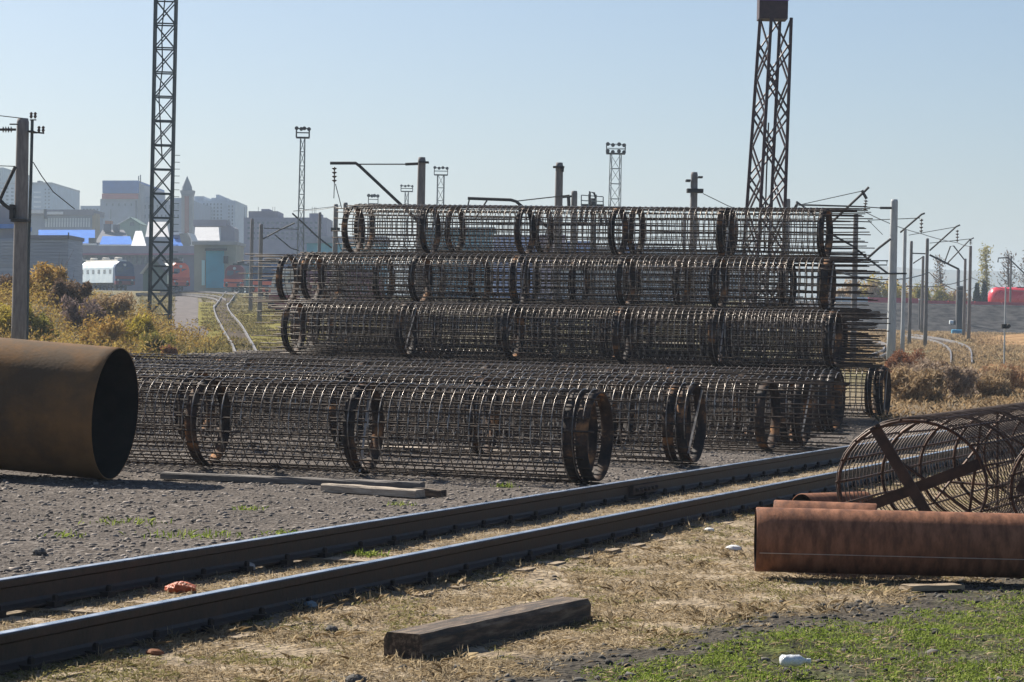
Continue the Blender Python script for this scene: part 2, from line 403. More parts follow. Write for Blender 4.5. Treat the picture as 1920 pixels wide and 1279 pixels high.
# ---- curved tracks in the distance
def far_track(label, left, right, m=None):
    L = [hit(*p) for p in left]; Rr = [hit(*p) for p in right]
    def fine(ps):
        out = []
        for i in range(len(ps) - 1):
            p0, p1, p2, p3 = ps[max(i - 1, 0)], ps[i], ps[i + 1], ps[min(i + 2, len(ps) - 1)]
            for t in np.linspace(0, 1, 6, endpoint=False):
                q = .5 * ((2 * p1) + (p2 - p0) * t + (2 * p0 - 5 * p1 + 4 * p2 - p3) * t * t + (3 * p1 - p0 - 3 * p2 + p3) * t ** 3)
                q.z = gz(q.x, q.y); out.append(q)
        out.append(ps[-1]); return out
    L, Rr = fine(L), fine(Rr)
    root = thing('curved_track', None, None, L[0]); tag(root, label, kind='structure')
    bed = MB()
    for a, b in zip(L, Rr):
        d = (b - a).normalized(); u, v_ = a - d * .35, b + d * .35
        bed.v += [(u.x, u.y, gz(u.x, u.y) + .02), (a.x, a.y, a.z + .12), (b.x, b.y, b.z + .12), (v_.x, v_.y, gz(v_.x, v_.y) + .02)]
    for i in range(len(L) - 1):
        for k in range(3): bed.f.append((4 * i + k, 4 * i + k + 1, 4 * i + 5 + k, 4 * i + 4 + k))
    bed.build('ballast_bed', mat('ballast', (.05, .043, .04), (.15, .125, .10), 2.5, 1.0, bump=.4, spec=0), root)
    for ps in (L, Rr):
        sweep([p + Vector((0, 0, .12)) for p in ps], [(-.045, 0), (.045, 0), (.036, .14), (-.036, .14)]).build('rail', mat('far_rail_shine', (.13, .12, .12), (.22, .21, .21), 2, .55, .3), root)
far_track('curved railway track running towards the depot past the yellow verge',
          [(452, 690), (435, 655), (420, 628), (404, 595), (402, 577), (414, 562), (445, 549)],
          [(492, 686), (472, 652), (455, 620), (430, 588), (427, 573), (438, 560), (468, 549)])
far_track('shiny curved track emerging behind the right end of the cage stack',
          [(1560, 643), (1610, 645), (1640, 650), (1656, 656), (1655, 664), (1625, 676)],
          [(1560, 640), (1612, 642), (1648, 647), (1668, 656), (1668, 667), (1640, 680)])
far_track('double bend of track curving between the right hand poles',
          [(1690, 634), (1735, 641), (1764, 650), (1781, 664), (1783, 690)],
          [(1700, 632), (1760, 640), (1800, 650), (1819, 662), (1822, 690)])

far_track('first of the flat depot tracks running left below the locomotives', [(255, 556), (300, 556), (350, 557), (395, 562), (412, 570)], [(255, 553.5), (300, 553), (350, 554), (402, 558), (424, 566)])
far_track('second flat depot track running towards the turquoise door', [(300, 549), (350, 549), (400, 551), (440, 555)], [(300, 547), (350, 547), (402, 548.5), (446, 552)])
def path_strip(name, label, pts, width, m, lift=.04):
    P_ = [hit(*p) for p in pts]; mb = MB()
    for i, p in enumerate(P_):
        t = (P_[min(i + 1, len(P_) - 1)] - P_[max(i - 1, 0)]); t.z = 0; t.normalize(); q = Vector((t.y, -t.x, 0)) * width[i] / 2
        for s_ in (-1, 1): e = p + q * s_; mb.v.append((e.x, e.y, gz(e.x, e.y) + lift))
    for i in range(len(P_) - 1): mb.f.append((2 * i, 2 * i + 1, 2 * i + 3, 2 * i + 2))
    tag(mb.build(name, m), label, kind='structure')
path_strip('footpath', 'pale grey dirt path between the mast and the curved track', [(352, 640), (350, 612), (350, 590), (348, 568), (350, 556)], [2.2, 2.4, 2.4, 2.4, 2.4], mat('packed_dirt', (.12, .11, .11), (.21, .19, .18), 1.2, 1.0, spec=0))
path_strip('verge', 'yellow green grass verge beside the curved track', [(400, 650), (393, 620), (388, 595), (386, 568)], [1.2, 1.3, 1.3, 1.4], mat('verge_grass', (.10, .095, .035), (.26, .23, .08), 1.3, 1.0, spec=0), .06)
path_strip('verge', 'wide yellow grass strip under the left ends of the stacked cages', [(540, 655), (525, 630), (505, 605), (490, 590)], [5, 5, 5, 4], mat('verge_grass', (.10, .095, .035), (.26, .23, .08), 1.3, 1.0, spec=0), .05)
# ---- grey ballast embankment on the right
emb = MB(); EY = [262, 275, 286, 290, 295, 299.5, 304.5]; EX = np.linspace(26, 110, 40)
for Y in EY:
    for X in EX: emb.v.append((X, Y, gz(X, Y) + .10 + .08 * noise.noise((X * .4, Y * .4, 1))))
for j in range(len(EY) - 1):
    for i in range(len(EX) - 1): a = j * len(EX) + i; emb.f.append((a, a + 1, a + 1 + len(EX), a + len(EX)))
tag(emb.build('embankment', mat('embankment_ballast', (.03, .03, .032), (.085, .082, .082), .8, 1.0, bump=.5, spec=.0)), 'dark grey ballast embankment below the red tank wagons', kind='structure')
brn = MB(); BY = [172, 185, 200, 215, 228]; BX = np.linspace(30, 60, 24)
for Y in BY:
    for X in BX: brn.v.append((X + (Y - 172) * .15, Y, gz(X + (Y - 172) * .15, Y) + .06 + .5 * math.sin(math.pi * (Y - 172) / 56) * smooth(30, 36, X)))
for j in range(len(BY) - 1):
    for i in range(len(BX) - 1): a = j * len(BX) + i; brn.f.append((a, a + 1, a + 1 + len(BX), a + len(BX)))
tag(brn.build('earth_bank', mat('brown_earth', (.22, .13, .07), (.36, .24, .13), .6, 1.0, bump=.4, spec=0), None, True), 'low bank of orange brown earth below the embankment', kind='structure')

# ================================================================== REBAR CAGES
RC = .5
def helix_mesh(x0, x1, pitch, r, wire, m, sq=1.0, seg=26, nn=4):
    turns = (x1 - x0) / pitch; N = int(turns * seg); pts = []
    ph = random.random() * 6.28
    for i in range(N + 1):
        a = 6.2831853 * i / seg + ph; rr = r + .004 * noise.noise((i * .05, 0, ph))
        x = x0 + pitch * i / seg + .012 * noise.noise((i * .02, 7, ph))
        pts.append((x, rr * math.cos(a), sq * rr * math.sin(a)))
    pts = np.array(pts); n_ = len(pts)
    A = 6.2831853 * np.arange(n_) / seg + ph
    rad = np.stack([0 * A, np.cos(A), np.sin(A)], 1); ax = np.tile([1., 0, 0], (n_, 1))
    V = np.concatenate([(pts + (rad * math.cos(6.2831853 * k / nn) + ax * math.sin(6.2831853 * k / nn)) * wire)[:, None] for k in range(nn)], 1).reshape(-1, 3)
    i = np.arange(n_ - 1)[:, None]; k = np.arange(nn)[None]
    Fq = np.stack([i * nn + k, i * nn + (k + 1) % nn, (i + 1) * nn + (k + 1) % nn, (i + 1) * nn + k], -1).reshape(-1, 4)
    me = npmesh('spiral', V, Fq, m); me.polygons.foreach_set('use_smooth', [True] * len(me.polygons)); return me
def bar_mesh(x0, x1, r, m, seed):
    mb = MB(); pts = []
    for x in np.linspace(x0, x1, 15): pts.append((x, .022 * noise.noise((x * .45, seed, 0)), .026 * noise.noise((x * .45, seed, 9))))
    mb.tube(pts, r, 6); return mb.mesh('longitudinal_bar', m, True)
def band_mesh(r, wd, th, m, sq=1.0):
    mb = MB(); N = 44; prf = [(r - th, -wd / 2), (r, -wd / 2), (r, wd / 2), (r - th, wd / 2)]
    for k in range(N):
        a = 6.2831853 * k / N
        mb.v += [(x, rr * math.cos(a), sq * rr * math.sin(a)) for rr, x in prf]
    for k in range(N):
        j = (k + 1) % N
        for q in range(4): mb.f.append((4 * k + q, 4 * k + (q + 1) % 4, 4 * j + (q + 1) % 4, 4 * j + q))
    return mb.mesh('stiffener_ring', m, True)
# prototypes: right end at x=0, axis along -x, resting height RC
BANDME = band_mesh(.468, .13, .014, BAND)
PROTO = {
    'ground': dict(hx=(-11.6, -.02), bx=[(-11.7, 0), (-11.65, -.03), (-11.6, .02)], rings=[-.06, -.22, -2.65, -4.45, -6.5, -8.6, -10.7]),
    'single': dict(hx=(-11.6, -.9), bx=[(-11.7, .5), (-11.65, .45), (-11.6, .55)], rings=[-.55, -2.6, -4.6, -6.6, -8.6, -10.6]),
    'stack': dict(hx=(-10.85, -.72), bx=[(-10.95, .0), (-11.0, -.08), (-10.9, .06), (-10.95, -.18)], rings=[-.8, -2.8, -4.8, -6.8, -8.8, -10.75]),
}
for k, p in PROTO.items():
    p['h'] = [helix_mesh(p['hx'][0], p['hx'][1], pt, .497, .0072, SPIRAL) for pt in (.112, .12)]
    p['b'] = [bar_mesh(a, b, .0105, REBAR, i * 3.3) for i, (a, b) in enumerate(p['bx'])]
LACE = MB().bar((0, -.30, -.42), (0, .1, .44), .02).mesh('brace_bar', mat('bright_brace_steel', (.35, .33, .32), (.5, .48, .46), 6, .4, .7))
def cage(kind, label, cat_group, x, y, z, rz=-18, flip=False, nb=22):
    t = thing('rebar_cage', label, 'rebar cage', (x, y, z + random.uniform(0, .02)), R(rz), cat_group); t.rotation_euler.y = random.uniform(-.004, .004); ov = random.uniform(0, .03); t.scale = (1, 1 + ov, 1 - ov)
    p = PROTO[kind]; sg = -1 if flip else 1; off = -11.0 if flip else 0.0
    sh_ = random.uniform(-.3, .3); ph = random.random() * .285; dx = random.uniform(-.05, .05)
    def put(name, me, loc, rx=0):
        o = link(name, me, t, (off + sg * loc[0], loc[1], loc[2] + RC)); o.rotation_euler = (rx, 0, math.pi if flip else 0); return o
    put('spiral', random.choice(p['h']), (dx, 0, 0), random.random() * 6.28)
    for k in range(nb):
        a = ph + 6.2831853 * k / nb + random.uniform(-.02, .02); r_ = .482
        put('longitudinal_bar', p['b'][(k * 7 + int(ph * 50)) % len(p['b'])], (random.uniform(-.06, .06), r_ * math.cos(a), r_ * math.sin(a)), random.random() * 6.28)
    for i, rx_ in enumerate(p['rings']):
        if 1 < i < len(p['rings']) - 1 and cat_group != GG: rx_ += sh_
        rg = put('stiffener_ring', BANDME, (rx_ + random.uniform(-.03, .03), 0, 0), random.random() * 6.28); rg.rotation_euler.z += random.uniform(-.025, .025)
        if (i + int(ph * 90)) % 3 == 0: put('brace_bar', LACE, (rx_ + .08, 0, 0), random.uniform(-.3, .3))
    return t
#
GG = 'rebar cages lying side by side on the gravel'
cage('ground', 'nearest dark rebar cage on the gravel, behind the loose planks', GG, .93, 27.7, 0)
cage('ground', 'second rebar cage from the rails, ending in a double ring', GG, 2.2, 31.7, 0)
cage('single', 'third rebar cage back on the gravel, with one ring near its right end', GG, 3.95, 35.5, 0)
cage('ground', 'fourth rebar cage back on the gravel, ending in a rusty ring pair by the rail', GG, 4.15, 37.4, 0)
cage('single', 'fifth rebar cage back on the gravel, close to the foot of the stack', GG, 4.0, 39.6, 0)
AX = Vector((math.cos(R(18)), -math.sin(R(18)), 0)); AN = Vector((math.sin(R(18)), math.cos(R(18)), 0))
ORD = ['first', 'second', 'third', 'fourth', 'fifth', 'sixth', 'seventh', 'eighth', 'ninth', 'tenth']
TIER = [('bottom', 8, (5.12, 42.5), 0.0), ('second', 5, (6.3, 45.4), .98), ('third', 3, (6.28, 47.5), 1.96), ('top', 2, (6.6, 49.6), 2.95)]
for tn, cnt, (x0, y0), z0 in TIER:
    for i in range(cnt):
        q = Vector((x0, y0, 0)) + AN * (1.06 * i) - AX * (.2 * i) + AX * random.uniform(-.12, .12)
        fl = (tn == 'third' and i == 1) or (tn == 'second' and i == 3)
        if fl: q = q - AX * 1.15
        if tn == 'bottom' and i == 7: q = Vector((7.02, 50.0, 0))
        lab = {'bottom': 'rebar cage in the bottom tier of the stack, %s from the front', 'second': 'rebar cage in the second tier up of the stack, %s from the front',
               'third': 'rebar cage in the third tier up of the stack, %s from the front', 'top': 'rebar cage on top of the stack against the sky, %s from the front'}[tn] % ORD[i]
        cage('ground' if tn == 'bottom' else 'stack', lab, 'rebar cages stacked four tiers high', q.x, q.y, z0, -18 + random.uniform(-.5, .5), fl).scale.x = .95 if tn == 'top' else 1.0

# ---- rusty cages in the right foreground, lying along the track
SQ = .86; RW = .6
RH = helix_mesh(0, 9.5, .13, RW, .0046, RUSTWIRE, SQ); RB = [bar_mesh(-.02, 9.6, .0095, RUSTBAR, 30 + i) for i in range(3)]
hoop = MB(); hoop.tube([(0, (RW - .03) * math.cos(6.2831853 * k / 40), SQ * (RW - .03) * math.sin(6.2831853 * k / 40)) for k in range(40)], .014, 6, closed=True)
HOOP = hoop.mesh('hoop', RUSTBAR, True)
ea = math.atan2(TD.y, TD.x)
def rusty_cage(label, X, Y, beams, dz=0):
    t = thing('rusty_rebar_cage', label, 'rebar cage', (X, Y, -.02), ea, 'rusty cages along the track on the right')
    zc = RW * SQ + .01
    link('spiral', RH, t, (0, 0, zc))
    for k in range(18):
        a = 6.2831853 * k / 18 + dz; o = link('longitudinal_bar', RB[k % 3], t, (0, (RW - .016) * math.cos(a), zc + SQ * (RW - .016) * math.sin(a)))
        o.rotation_euler.x = random.random() * 6.28
    for x_ in (.0, 1.5, 3.0, 4.5, 6.0, 7.5, 9.3):
        o = link('hoop', HOOP, t, (x_, 0, zc)); o.rotation_euler.y = random.uniform(-.03, .03)
    for (y0, z0, y1, z1, x_, wd) in beams:
        b = MB().bar((x_, y0, z0), (x_ + .06, y1, z1), .035, wd); link('cross_beam', b.mesh('cross_beam', mat('rusty_angle_iron', (.028, .017, .014), (.075, .042, .03), 7, .7, .2, bump=.2)), t, (0, 0, zc))
    for x_ in (1.5, 3.0, 4.5):
        for a0 in (0.5, 2.6):
            b = MB().tube([(x_, .56 * math.cos(a0 + x_), SQ * .56 * math.sin(a0 + x_)), (x_ + .1, .56 * math.cos(a0 + x_ + 2.5), SQ * .56 * math.sin(a0 + x_ + 2.5))], .013, 5)
            link('spreader_bar', b.mesh('spreader_bar', RUSTBAR), t, (0, 0, zc))
    return t
rusty_cage('rusty brown rebar cage with crossed flat beams in its open end', 3.07, 20.3, [(.31, .44, -.20, -.37, .02, .085), (.50, -.24, -.49, .18, .14, .085)])
rusty_cage('rusty rebar cage cut off by the right edge of the picture', 4.33, 19.95, [(.52, .04, .1, -.18, .03, .11)], .2)

# ================================================================== PIPES
def pipe(name, label, a, b, r, th, m, group=None, n=64):
    a, b = Vector(a), Vector(b); L = (b - a).length
    t = thing(name, label, 'pipe', (a.x, a.y, a.z - r), 0, group)
    ang_ = math.atan2(b.y - a.y, b.x - a.x); tilt = -math.asin((b.z - a.z) / L)
    def shell(nm, prf, mm):
        mb = MB(); K = len(prf)
        for k in range(n):
            q = 6.2831853 * k / n
            mb.v += [(x, rr * math.cos(q), rr * math.sin(q)) for rr, x in prf]
        for k in range(n):
            j = (k + 1) % n
            for i in range(K - 1): mb.f.append((K * k + i, K * k + i + 1, K * j + i + 1, K * j + i))
        o = link(nm, mb.mesh(nm, mm, True), t, (0, 0, r)); o.rotation_euler = (0, tilt, ang_)
        me = o.data
        return o
    xs = [0, .006] + list(np.linspace(.1, L - .1, 8)) + [L - .006, L]
    shell('shell', [(r - .004, 0)] + [(r, x) for x in xs[1:-1]] + [(r - .004, L)], m)
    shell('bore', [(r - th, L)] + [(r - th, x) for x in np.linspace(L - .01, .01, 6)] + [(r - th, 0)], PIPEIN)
    for nm, x in (('rim', 0), ('rim', L)):
        s_ = 1 if x else -1
        shell(nm, [(r - .004, x), (r - .008, x + s_ * .002), (r - th + .004, x + s_ * .002), (r - th, x)], m)
    return t
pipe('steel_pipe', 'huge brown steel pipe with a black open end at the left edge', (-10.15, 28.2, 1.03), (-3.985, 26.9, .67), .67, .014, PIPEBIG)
PG = 'rusty pipes in the right foreground'
p1 = pipe('steel_pipe', 'long red brown rusty pipe lying on the grass at the right edge', (1.71, 18.40, .222), (7.2, 18.13, .222), .222, .010, PIPERED, PG, 48)
seam = link('weld_seam', MB().box(.01, 5.49, -.004, .004, -.002, .002).mesh('weld_seam', mat('bright_weld_scratch', (.42, .36, .32), (.55, .48, .43), 9, .5, .3)), p1, (0, -.2092, .222 - .0762)); seam.rotation_euler = (R(20), 0, math.atan2(-.27, 5.49))
pipe('steel_pipe', 'rusty pipe just showing behind the long red brown one', (1.90, 19.08, .226), (2.62, 18.98, .222), .226, .009, PIPERED, PG, 40)
pipe('steel_pipe', 'short thin rusty pipe seen through the end of the brown cage', (2.44, 22.15, .16), (3.02, 22.6, .16), .15, .008, PIPERED, PG, 32)

# ================================================================== TIMBER
def timber(name, label, cat, a, b, wd, h, m, z=0.0, group=None, rough_=.012, seg=12):
    a, b = Vector(a), Vector(b); L = (b - a).length
    mb = MB(); sec = [(-.5, 0), (.5, 0), (.5, .8), (.42, 1), (-.42, 1), (-.5, .8)]
    for i in range(seg + 1):
        x = L * i / seg
        for k, (u, v_) in enumerate(sec):
            mb.v.append((x + (rough_ * noise.noise((k, i, L)) if i in (0, seg) else 0), u * wd + rough_ * noise.noise((x * 3, k, L)), v_ * h + rough_ * .8 * noise.noise((x * 4, k + 9, L))))
    K = 6
    for i in range(seg):
        for k in range(K): mb.f.append((i * K + k, i * K + (k + 1) % K, (i + 1) * K + (k + 1) % K, (i + 1) * K + k))
    mb.f.append(tuple(range(K))[::-1]); mb.f.append(tuple(seg * K + k for k in range(K)))
    o = link(name, mb.mesh(name, m), None, (a.x, a.y, z)); o.rotation_euler.z = math.atan2(b.y - a.y, b.x - a.x)
    return tag(o, label, cat, group)
timber('sleeper_beam', 'dark old timber sleeper lying on dry grass in front of the rails', 'timber beam', (-.525, 13.62), (.39, 15.56), .22, .15, WOODDARK, -.062, rough_=.005, seg=24)
timber('plank', 'long dark grey plank lying along the foot of the nearest cage', 'plank', (-3.55, 27.35), (-.86, 26.55), .16, .065, PLANKD, 0)
timber('plank', 'pale split plank lying in front of the long dark plank', 'plank', (-1.78, 25.9), (-.84, 25.25), .15, .075, PLANKL, 0)
timber('timber_block', 'short dark timber block at the end of the pale plank', 'timber block', (-.90, 25.55), (-.62, 25.4), .12, .07, WOODDARK, 0)
timber('board', 'thin weathered board half under the long red brown pipe', 'board', (2.62, 17.52), (3.0, 17.72), .13, .03, SLEEPW, -.02)
timber('bearer', 'dark timber bearer under the front cages, seen through the bars', 'timber beam', (-2.0, 33.6), (1.2, 32.9), .14, .08, PLANKL, 0)
# ================================================================== CATENARY POLES
PGRP = 'concrete catenary poles of the rail yard'
def insulator(parent, a, b, nd=4, r=.11):
    """string of discs from a to b"""
    a, b = Vector(a), Vector(b); mb = MB(); L = (b - a).length; prf = [(.02, 0)]
    for k in range(nd):
        h0 = L * (k + .15) / nd; h1 = L * (k + .75) / nd
        prf += [(.025, h0), (r, h0 + (h1 - h0) * .35), (r * .8, h0 + (h1 - h0) * .6), (.025, h1)]
    prf.append((.02, L)); mb.lathe(prf, (0, 0, 0), n=10)
    q = (b - a).to_track_quat('Z', 'Y'); mb.v = [tuple(q @ Vector(v_) + a) for v_ in mb.v]
    return mb.build('insulator', PORC, parent, True)
def pole(label, xt, yt, Z, wpx, arms=(), ins=(), m=None, wires=(), boxes=(), taper=.78):
    top = at(xt, yt, Z); r1 = wpx * Z / FPX / 2; zb = gz(top.x, Z) - .1
    t = thing('catenary_pole', label, 'pole', (top.x, Z, zb), 0, PGRP)
    r0 = r1 / taper; mb = MB()
    mb.lathe([(r0 + (r1 - r0) * f_, zb + (top.z - zb) * f_) for f_ in (0, .25, .5, .75, .985)] + [(r1 * .86, top.z)], (top.x, Z, 0), n=14)
    mb.build('shaft', m or CONC, t, True)
    for pts, rr in arms:
        MB().tube([at(x, y, Z - r0 - .05 + (k * 0)) for k, (x, y) in enumerate(pts)], rr, 6).build('bracket_arm', IRON, t)
    for (x0, y0, x1, y1, nd) in ins: insulator(t, at(x0, y0, Z - r0 - .05), at(x1, y1, Z - r0 - .05), nd, .0045 * Z / 4 * .26 + .07)
    for pts, rr in wires:
        MB().tube([at(x, y, Z - r0 - .08) for x, y in pts], rr, 4).build('stay_wire', WIRE, t)
    for (x0, y0, x1, y1) in boxes:
        a, b = at(x0, y0, Z), at(x1, y1, Z)
        MB().box(a.x, b.x, Z - r0 - .12, Z + r0 + .12, b.z, a.z).build('clamp', IRON, t)
    return t
# left foreground pole with its cantilever, clamps and a slim conduit behind
P0 = pole('thick concrete catenary pole rising behind the huge brown pipe', 43, 222, 75, 23,
     arms=[([(-60, 243), (30, 243)], .035), ([(-30, 416), (0, 374), (10, 352), (29, 312)], .05), ([(-20, 355), (8, 384), (18, 391), (28, 389)], .055), ([(18, 233), (34, 233)], .02)],
     ins=[(4, 243, 24, 243, 4)], boxes=[(24, 411, 54, 417), (22, 384, 28, 412), (56, 246, 66, 249)],
     wires=[([(-60, 212), (-10, 216), (43, 222)], .012), ([(-60, 309), (28, 312)], .012), ([(62, 304), (78, 330), (100, 360), (140, 392)], .014)])
cnd = MB(); cnd.tube([at(60.5, 225, 75.4), at(58, 330, 75.4), at(54, 450, 75.4), at(50, 640, 75.4)], .045, 8)
cnd.build('conduit', MASTA, P0)
for (x, y) in ((58.5, 217), (66, 217), (73, 243), (81, 243)):
    b = at(x, y, 75.3); MB().lathe([(.02, -.08), (.05, -.02), (.03, .02), (.05, .06), (.02, .1)], b, n=8).build('pin_insulator', PORC, P0)
MB().tube([at(56, 225, 75.3), at(68, 225, 75.3)], .02, 5).build('crossarm', IRON, P0)
MB().tube([at(50, 247, 75.3), at(83, 250, 75.3)], .025, 5).build('crossarm', IRON, P0)
# left far poles
pole('slim pole on the left, nearest the curved track', 473, 410, 221, 6)
pole('slim pole with a white painted foot beside the maroon locomotive', 490, 420, 180, 7, arms=[([(493, 448), (525, 431), (553, 418)], .05), ([(515, 440), (545, 465), (560, 470)], .04), ([(495, 428), (560, 430)], .025)])
pole('short thin pole in front of the purple block building', 600, 398, 190, 5.5, arms=[([(598, 447), (570, 420), (548, 400)], .06), ([(550, 396), (640, 386)], .02), ([(600, 448), (622, 465)], .06)])
pole('left pole of the close pair behind the stack', 630, 383, 150, 8.5, boxes=[(621, 427, 637, 434)])
pole('right pole of the close pair behind the stack', 648, 380, 140, 8.5, arms=[([(646, 463), (690, 450)], .035)])
# poles seen above the stack
pole('tall pole with a long cranked bracket and a hanging insulator string', 791, 295, 95, 14.5,
     arms=[([(619, 306), (667, 306), (675, 312), (772, 403), (786, 418)], .055), ([(760, 308), (784, 307)], .05)],
     ins=[(627, 313, 627, 343, 4)], wires=[([(669, 308), (760, 308)], .022), ([(627, 343), (626, 372)], .015), ([(629, 345), (641, 392)], .015)], boxes=[(785, 303, 804, 306), (782, 411, 800, 428)])
pole('tall plain pole with a collar of bolts over the stack middle', 1049, 305, 95, 14,
     arms=[([(877, 372), (958, 375), (968, 378), (1003, 408), (1035, 432)], .055), ([(880, 374), (874, 400)], .025), ([(913, 376), (890, 412)], .03), ([(870, 412), (960, 411)], .03)],
     wires=[([(970, 377), (1068, 366)], .02)], boxes=[(1037, 312, 1058, 315), (1053, 316, 1057, 322)])
pole('shorter pole just right of the tall collared pole', 1077, 358, 125, 11.5, arms=[([(1054, 370), (1072, 368)], .05), ([(1066, 370), (1067, 395)], .08)])
pole('pole with a thick ring clamp between the masts', 1302, 323, 105, 13,
     boxes=[(1288, 354, 1318, 362), (1286, 337, 1294, 341), (1309, 331, 1317, 334)], wires=[([(1318, 363), (1365, 386), (1430, 410)], .015)])
pole('thin short pole left of the ring clamp pole', 1284, 400, 220, 6)
pole('grey pole close right of the maroon lattice tower', 1477, 373, 140, 10,
     arms=[([(1493, 378), (1531, 405)], .05), ([(1496, 380), (1490, 392)], .08)], wires=[([(1497, 383), (1620, 387)], .02), ([(1500, 384), (1618, 358)], .02)])
pole('dark slender pole behind the protruding bar ends of the stack', 1605, 400, 120, 9.5,
     arms=[([(1545, 432), (1600, 462), (1627, 485), (1665, 513)], .045)])
# poles of the right hand line
pole('large pale pole in front on the right hand line', 1677, 374, 108, 13.5, m=CONCL,
     arms=[([(1556, 420), (1622, 358), (1629, 351)], .05), ([(1626, 485), (1648, 465), (1670, 448)], .05), ([(1615, 489), (1665, 489)], .025), ([(1560, 513), (1700, 513)], .035), ([(1610, 497), (1663, 497), (1663, 488)], .025), ([(1650, 390), (1672, 390)], .05)],
     ins=[(1624, 375, 1621, 395, 4)], wires=[([(1497, 385), (1620, 388), (1650, 390)], .02), ([(1616, 357), (1625, 373)], .06), ([(1627, 412), (1655, 440)], .012)])
pole('slim pale pole directly right of the large pale one', 1697, 431, 140, 6.5, m=CONCL, arms=[([(1688, 436), (1728, 402), (1734, 400)], .05)], ins=[(1728, 410, 1727, 437, 4)], wires=[([(1628, 413), (1725, 409)], .02)])
pole('third pole of the right hand line with a white collar', 1709, 452, 170, 5.5, arms=[([(1711, 475), (1740, 476)], .04)])
pole('short far pole hidden between the slim right hand poles', 1731, 480, 225, 5, arms=[([(1712, 494), (1730, 482)], .05)])
pole('fourth pole of the right hand line with a long diagonal strut', 1739, 447, 165, 6, arms=[([(1743, 470), (1793, 425), (1800, 422)], .05), ([(1743, 478), (1798, 505)], .06)], ins=[(1795, 431, 1795, 454, 4)], wires=[([(1704, 441), (1790, 426)], .02), ([(1743, 456), (1820, 448)], .02)])
pole('stubby far pole beside the dark boxes on the embankment', 1797, 505, 290, 6)
pole('left pole of the pair below the poplar', 1810, 485, 210, 5, arms=[([(1770, 495), (1782, 462), (1788, 461), (1808, 487)], .05)])
pole('right pole of the pair below the poplar', 1820, 461, 190, 5.5, arms=[([(1775, 495), (1818, 450), (1826, 446)], .045)], ins=[(1820, 450, 1820, 459, 3)])
pole('far pole with a hooked bracket above the red tank wagon', 1896, 480, 310, 3.5, arms=[([(1871, 492), (1872, 484), (1890, 483), (1920, 512)], .08)], m=CONC)
sg = thing('signal_post', 'thin signal post with a dark lamp near the right edge', 'signal', (at(1883, 660, 118).x, 118, 0))
MB().tube([(sg.location.x, 118, -.1), (sg.location.x, 118, at(1883, 538, 118).z)], .035, 8).build('post', CONCL, sg)
q = at(1884, 612, 117.9); MB().box(q.x - .16, q.x + .16, 117.7, 117.95, q.z - .1, q.z + .1).build('lamp_housing', IRON, sg)
MB().lathe([(.08, 0), (.1, .1), (.11, .2)], (q.x + .13, 117.62, q.z + .02), 'y', n=10).build('lamp_hood', IRON, sg)
# overhead wires
def wire(label, pts, r=.016):
    P_ = [at(*p) for p in pts]; out = []
    for a, b in zip(P_, P_[1:]):
        L = (b - a).length
        for t_ in np.linspace(0, 1, 9): q = a.lerp(b, t_); q.z -= .00035 * L * L * t_ * (1 - t_); out.append(q)
    o = MB().tube(out, r, 4).build('overhead_wire', WIRE); tag(o, label, 'wire', 'overhead contact wires')
wire('overhead wire along the right hand poles at bracket height', [(1560, 508, 100), (1742, 511, 165), (1850, 516, 290)], .03)
wire('overhead wire just above the tank wagon running to the right edge', [(1600, 520, 118), (1822, 521, 195), (1990, 528, 300)], .025)
wire('thin upper wire linking the hanging insulators of the right hand poles', [(1621, 397, 107), (1727, 438, 139), (1795, 455, 164), (1820, 462, 189)], .018)
wire('thin wire from the left pair of poles towards the stack', [(560, 394, 180), (628, 388, 149), (650, 392, 139), (760, 408, 96)], .016)

# ================================================================== LATTICE MASTS AND FLOODLIGHTS
def frame(t, cb, ct, wb, wt, npan, leg, br, m, sep=True, rot=0.0, kind='x', zb=None):
    """4-leg tower; cb, ct base and top centres; wb, wt widths"""
    cb, ct = Vector(cb), Vector(ct)
    def cor(f_, k):
        c_ = cb.lerp(ct, f_); w_ = (wb + (wt - wb) * f_) / 2; a = rot + math.pi / 4 + k * math.pi / 2
        return c_ + Vector((math.cos(a), math.sin(a), 0)) * w_ * 1.4142
    for k in range(4): MB().bar(cor(0, k), cor(1, k), leg).build('leg', m, t)
    rest = MB()
    for i in range(npan):
        f0, f1 = i / npan, (i + 1) / npan
        for k in range(4):
            j = (k + 1) % 4; segs = []
            if kind == 'x': segs = [(cor(f1, k), cor(f1, j), br * 1.1), ((cor(f0, k), cor(f1, j), br) if i % 2 == (k % 2) else (cor(f1, k), cor(f0, j), br))]
            if kind == 'xx': segs = [(cor(f1, k), cor(f1, j), br * 1.2), (cor(f0, k), cor(f1, j), br), (cor(f1, k), cor(f0, j), br * 1.0)]
            if kind == 'z':
                a, b = (k, j) if i % 2 else (j, k); df = .13 / npan
                segs = [(cor(f0, a), cor(f1, b), br), (cor(min(1, f0 + 2 * df), a), cor(min(1, f1 + 2 * df), b), br)] if i < npan - 1 else [(cor(f0, a), cor(f1, b), br)]
            for a_, b_, r_ in segs:
                if sep: MB().bar(a_, b_, r_).build('brace', m, t)
                else: rest.bar(a_, b_, r_)
    if not sep: rest.build('bracing', m, t)
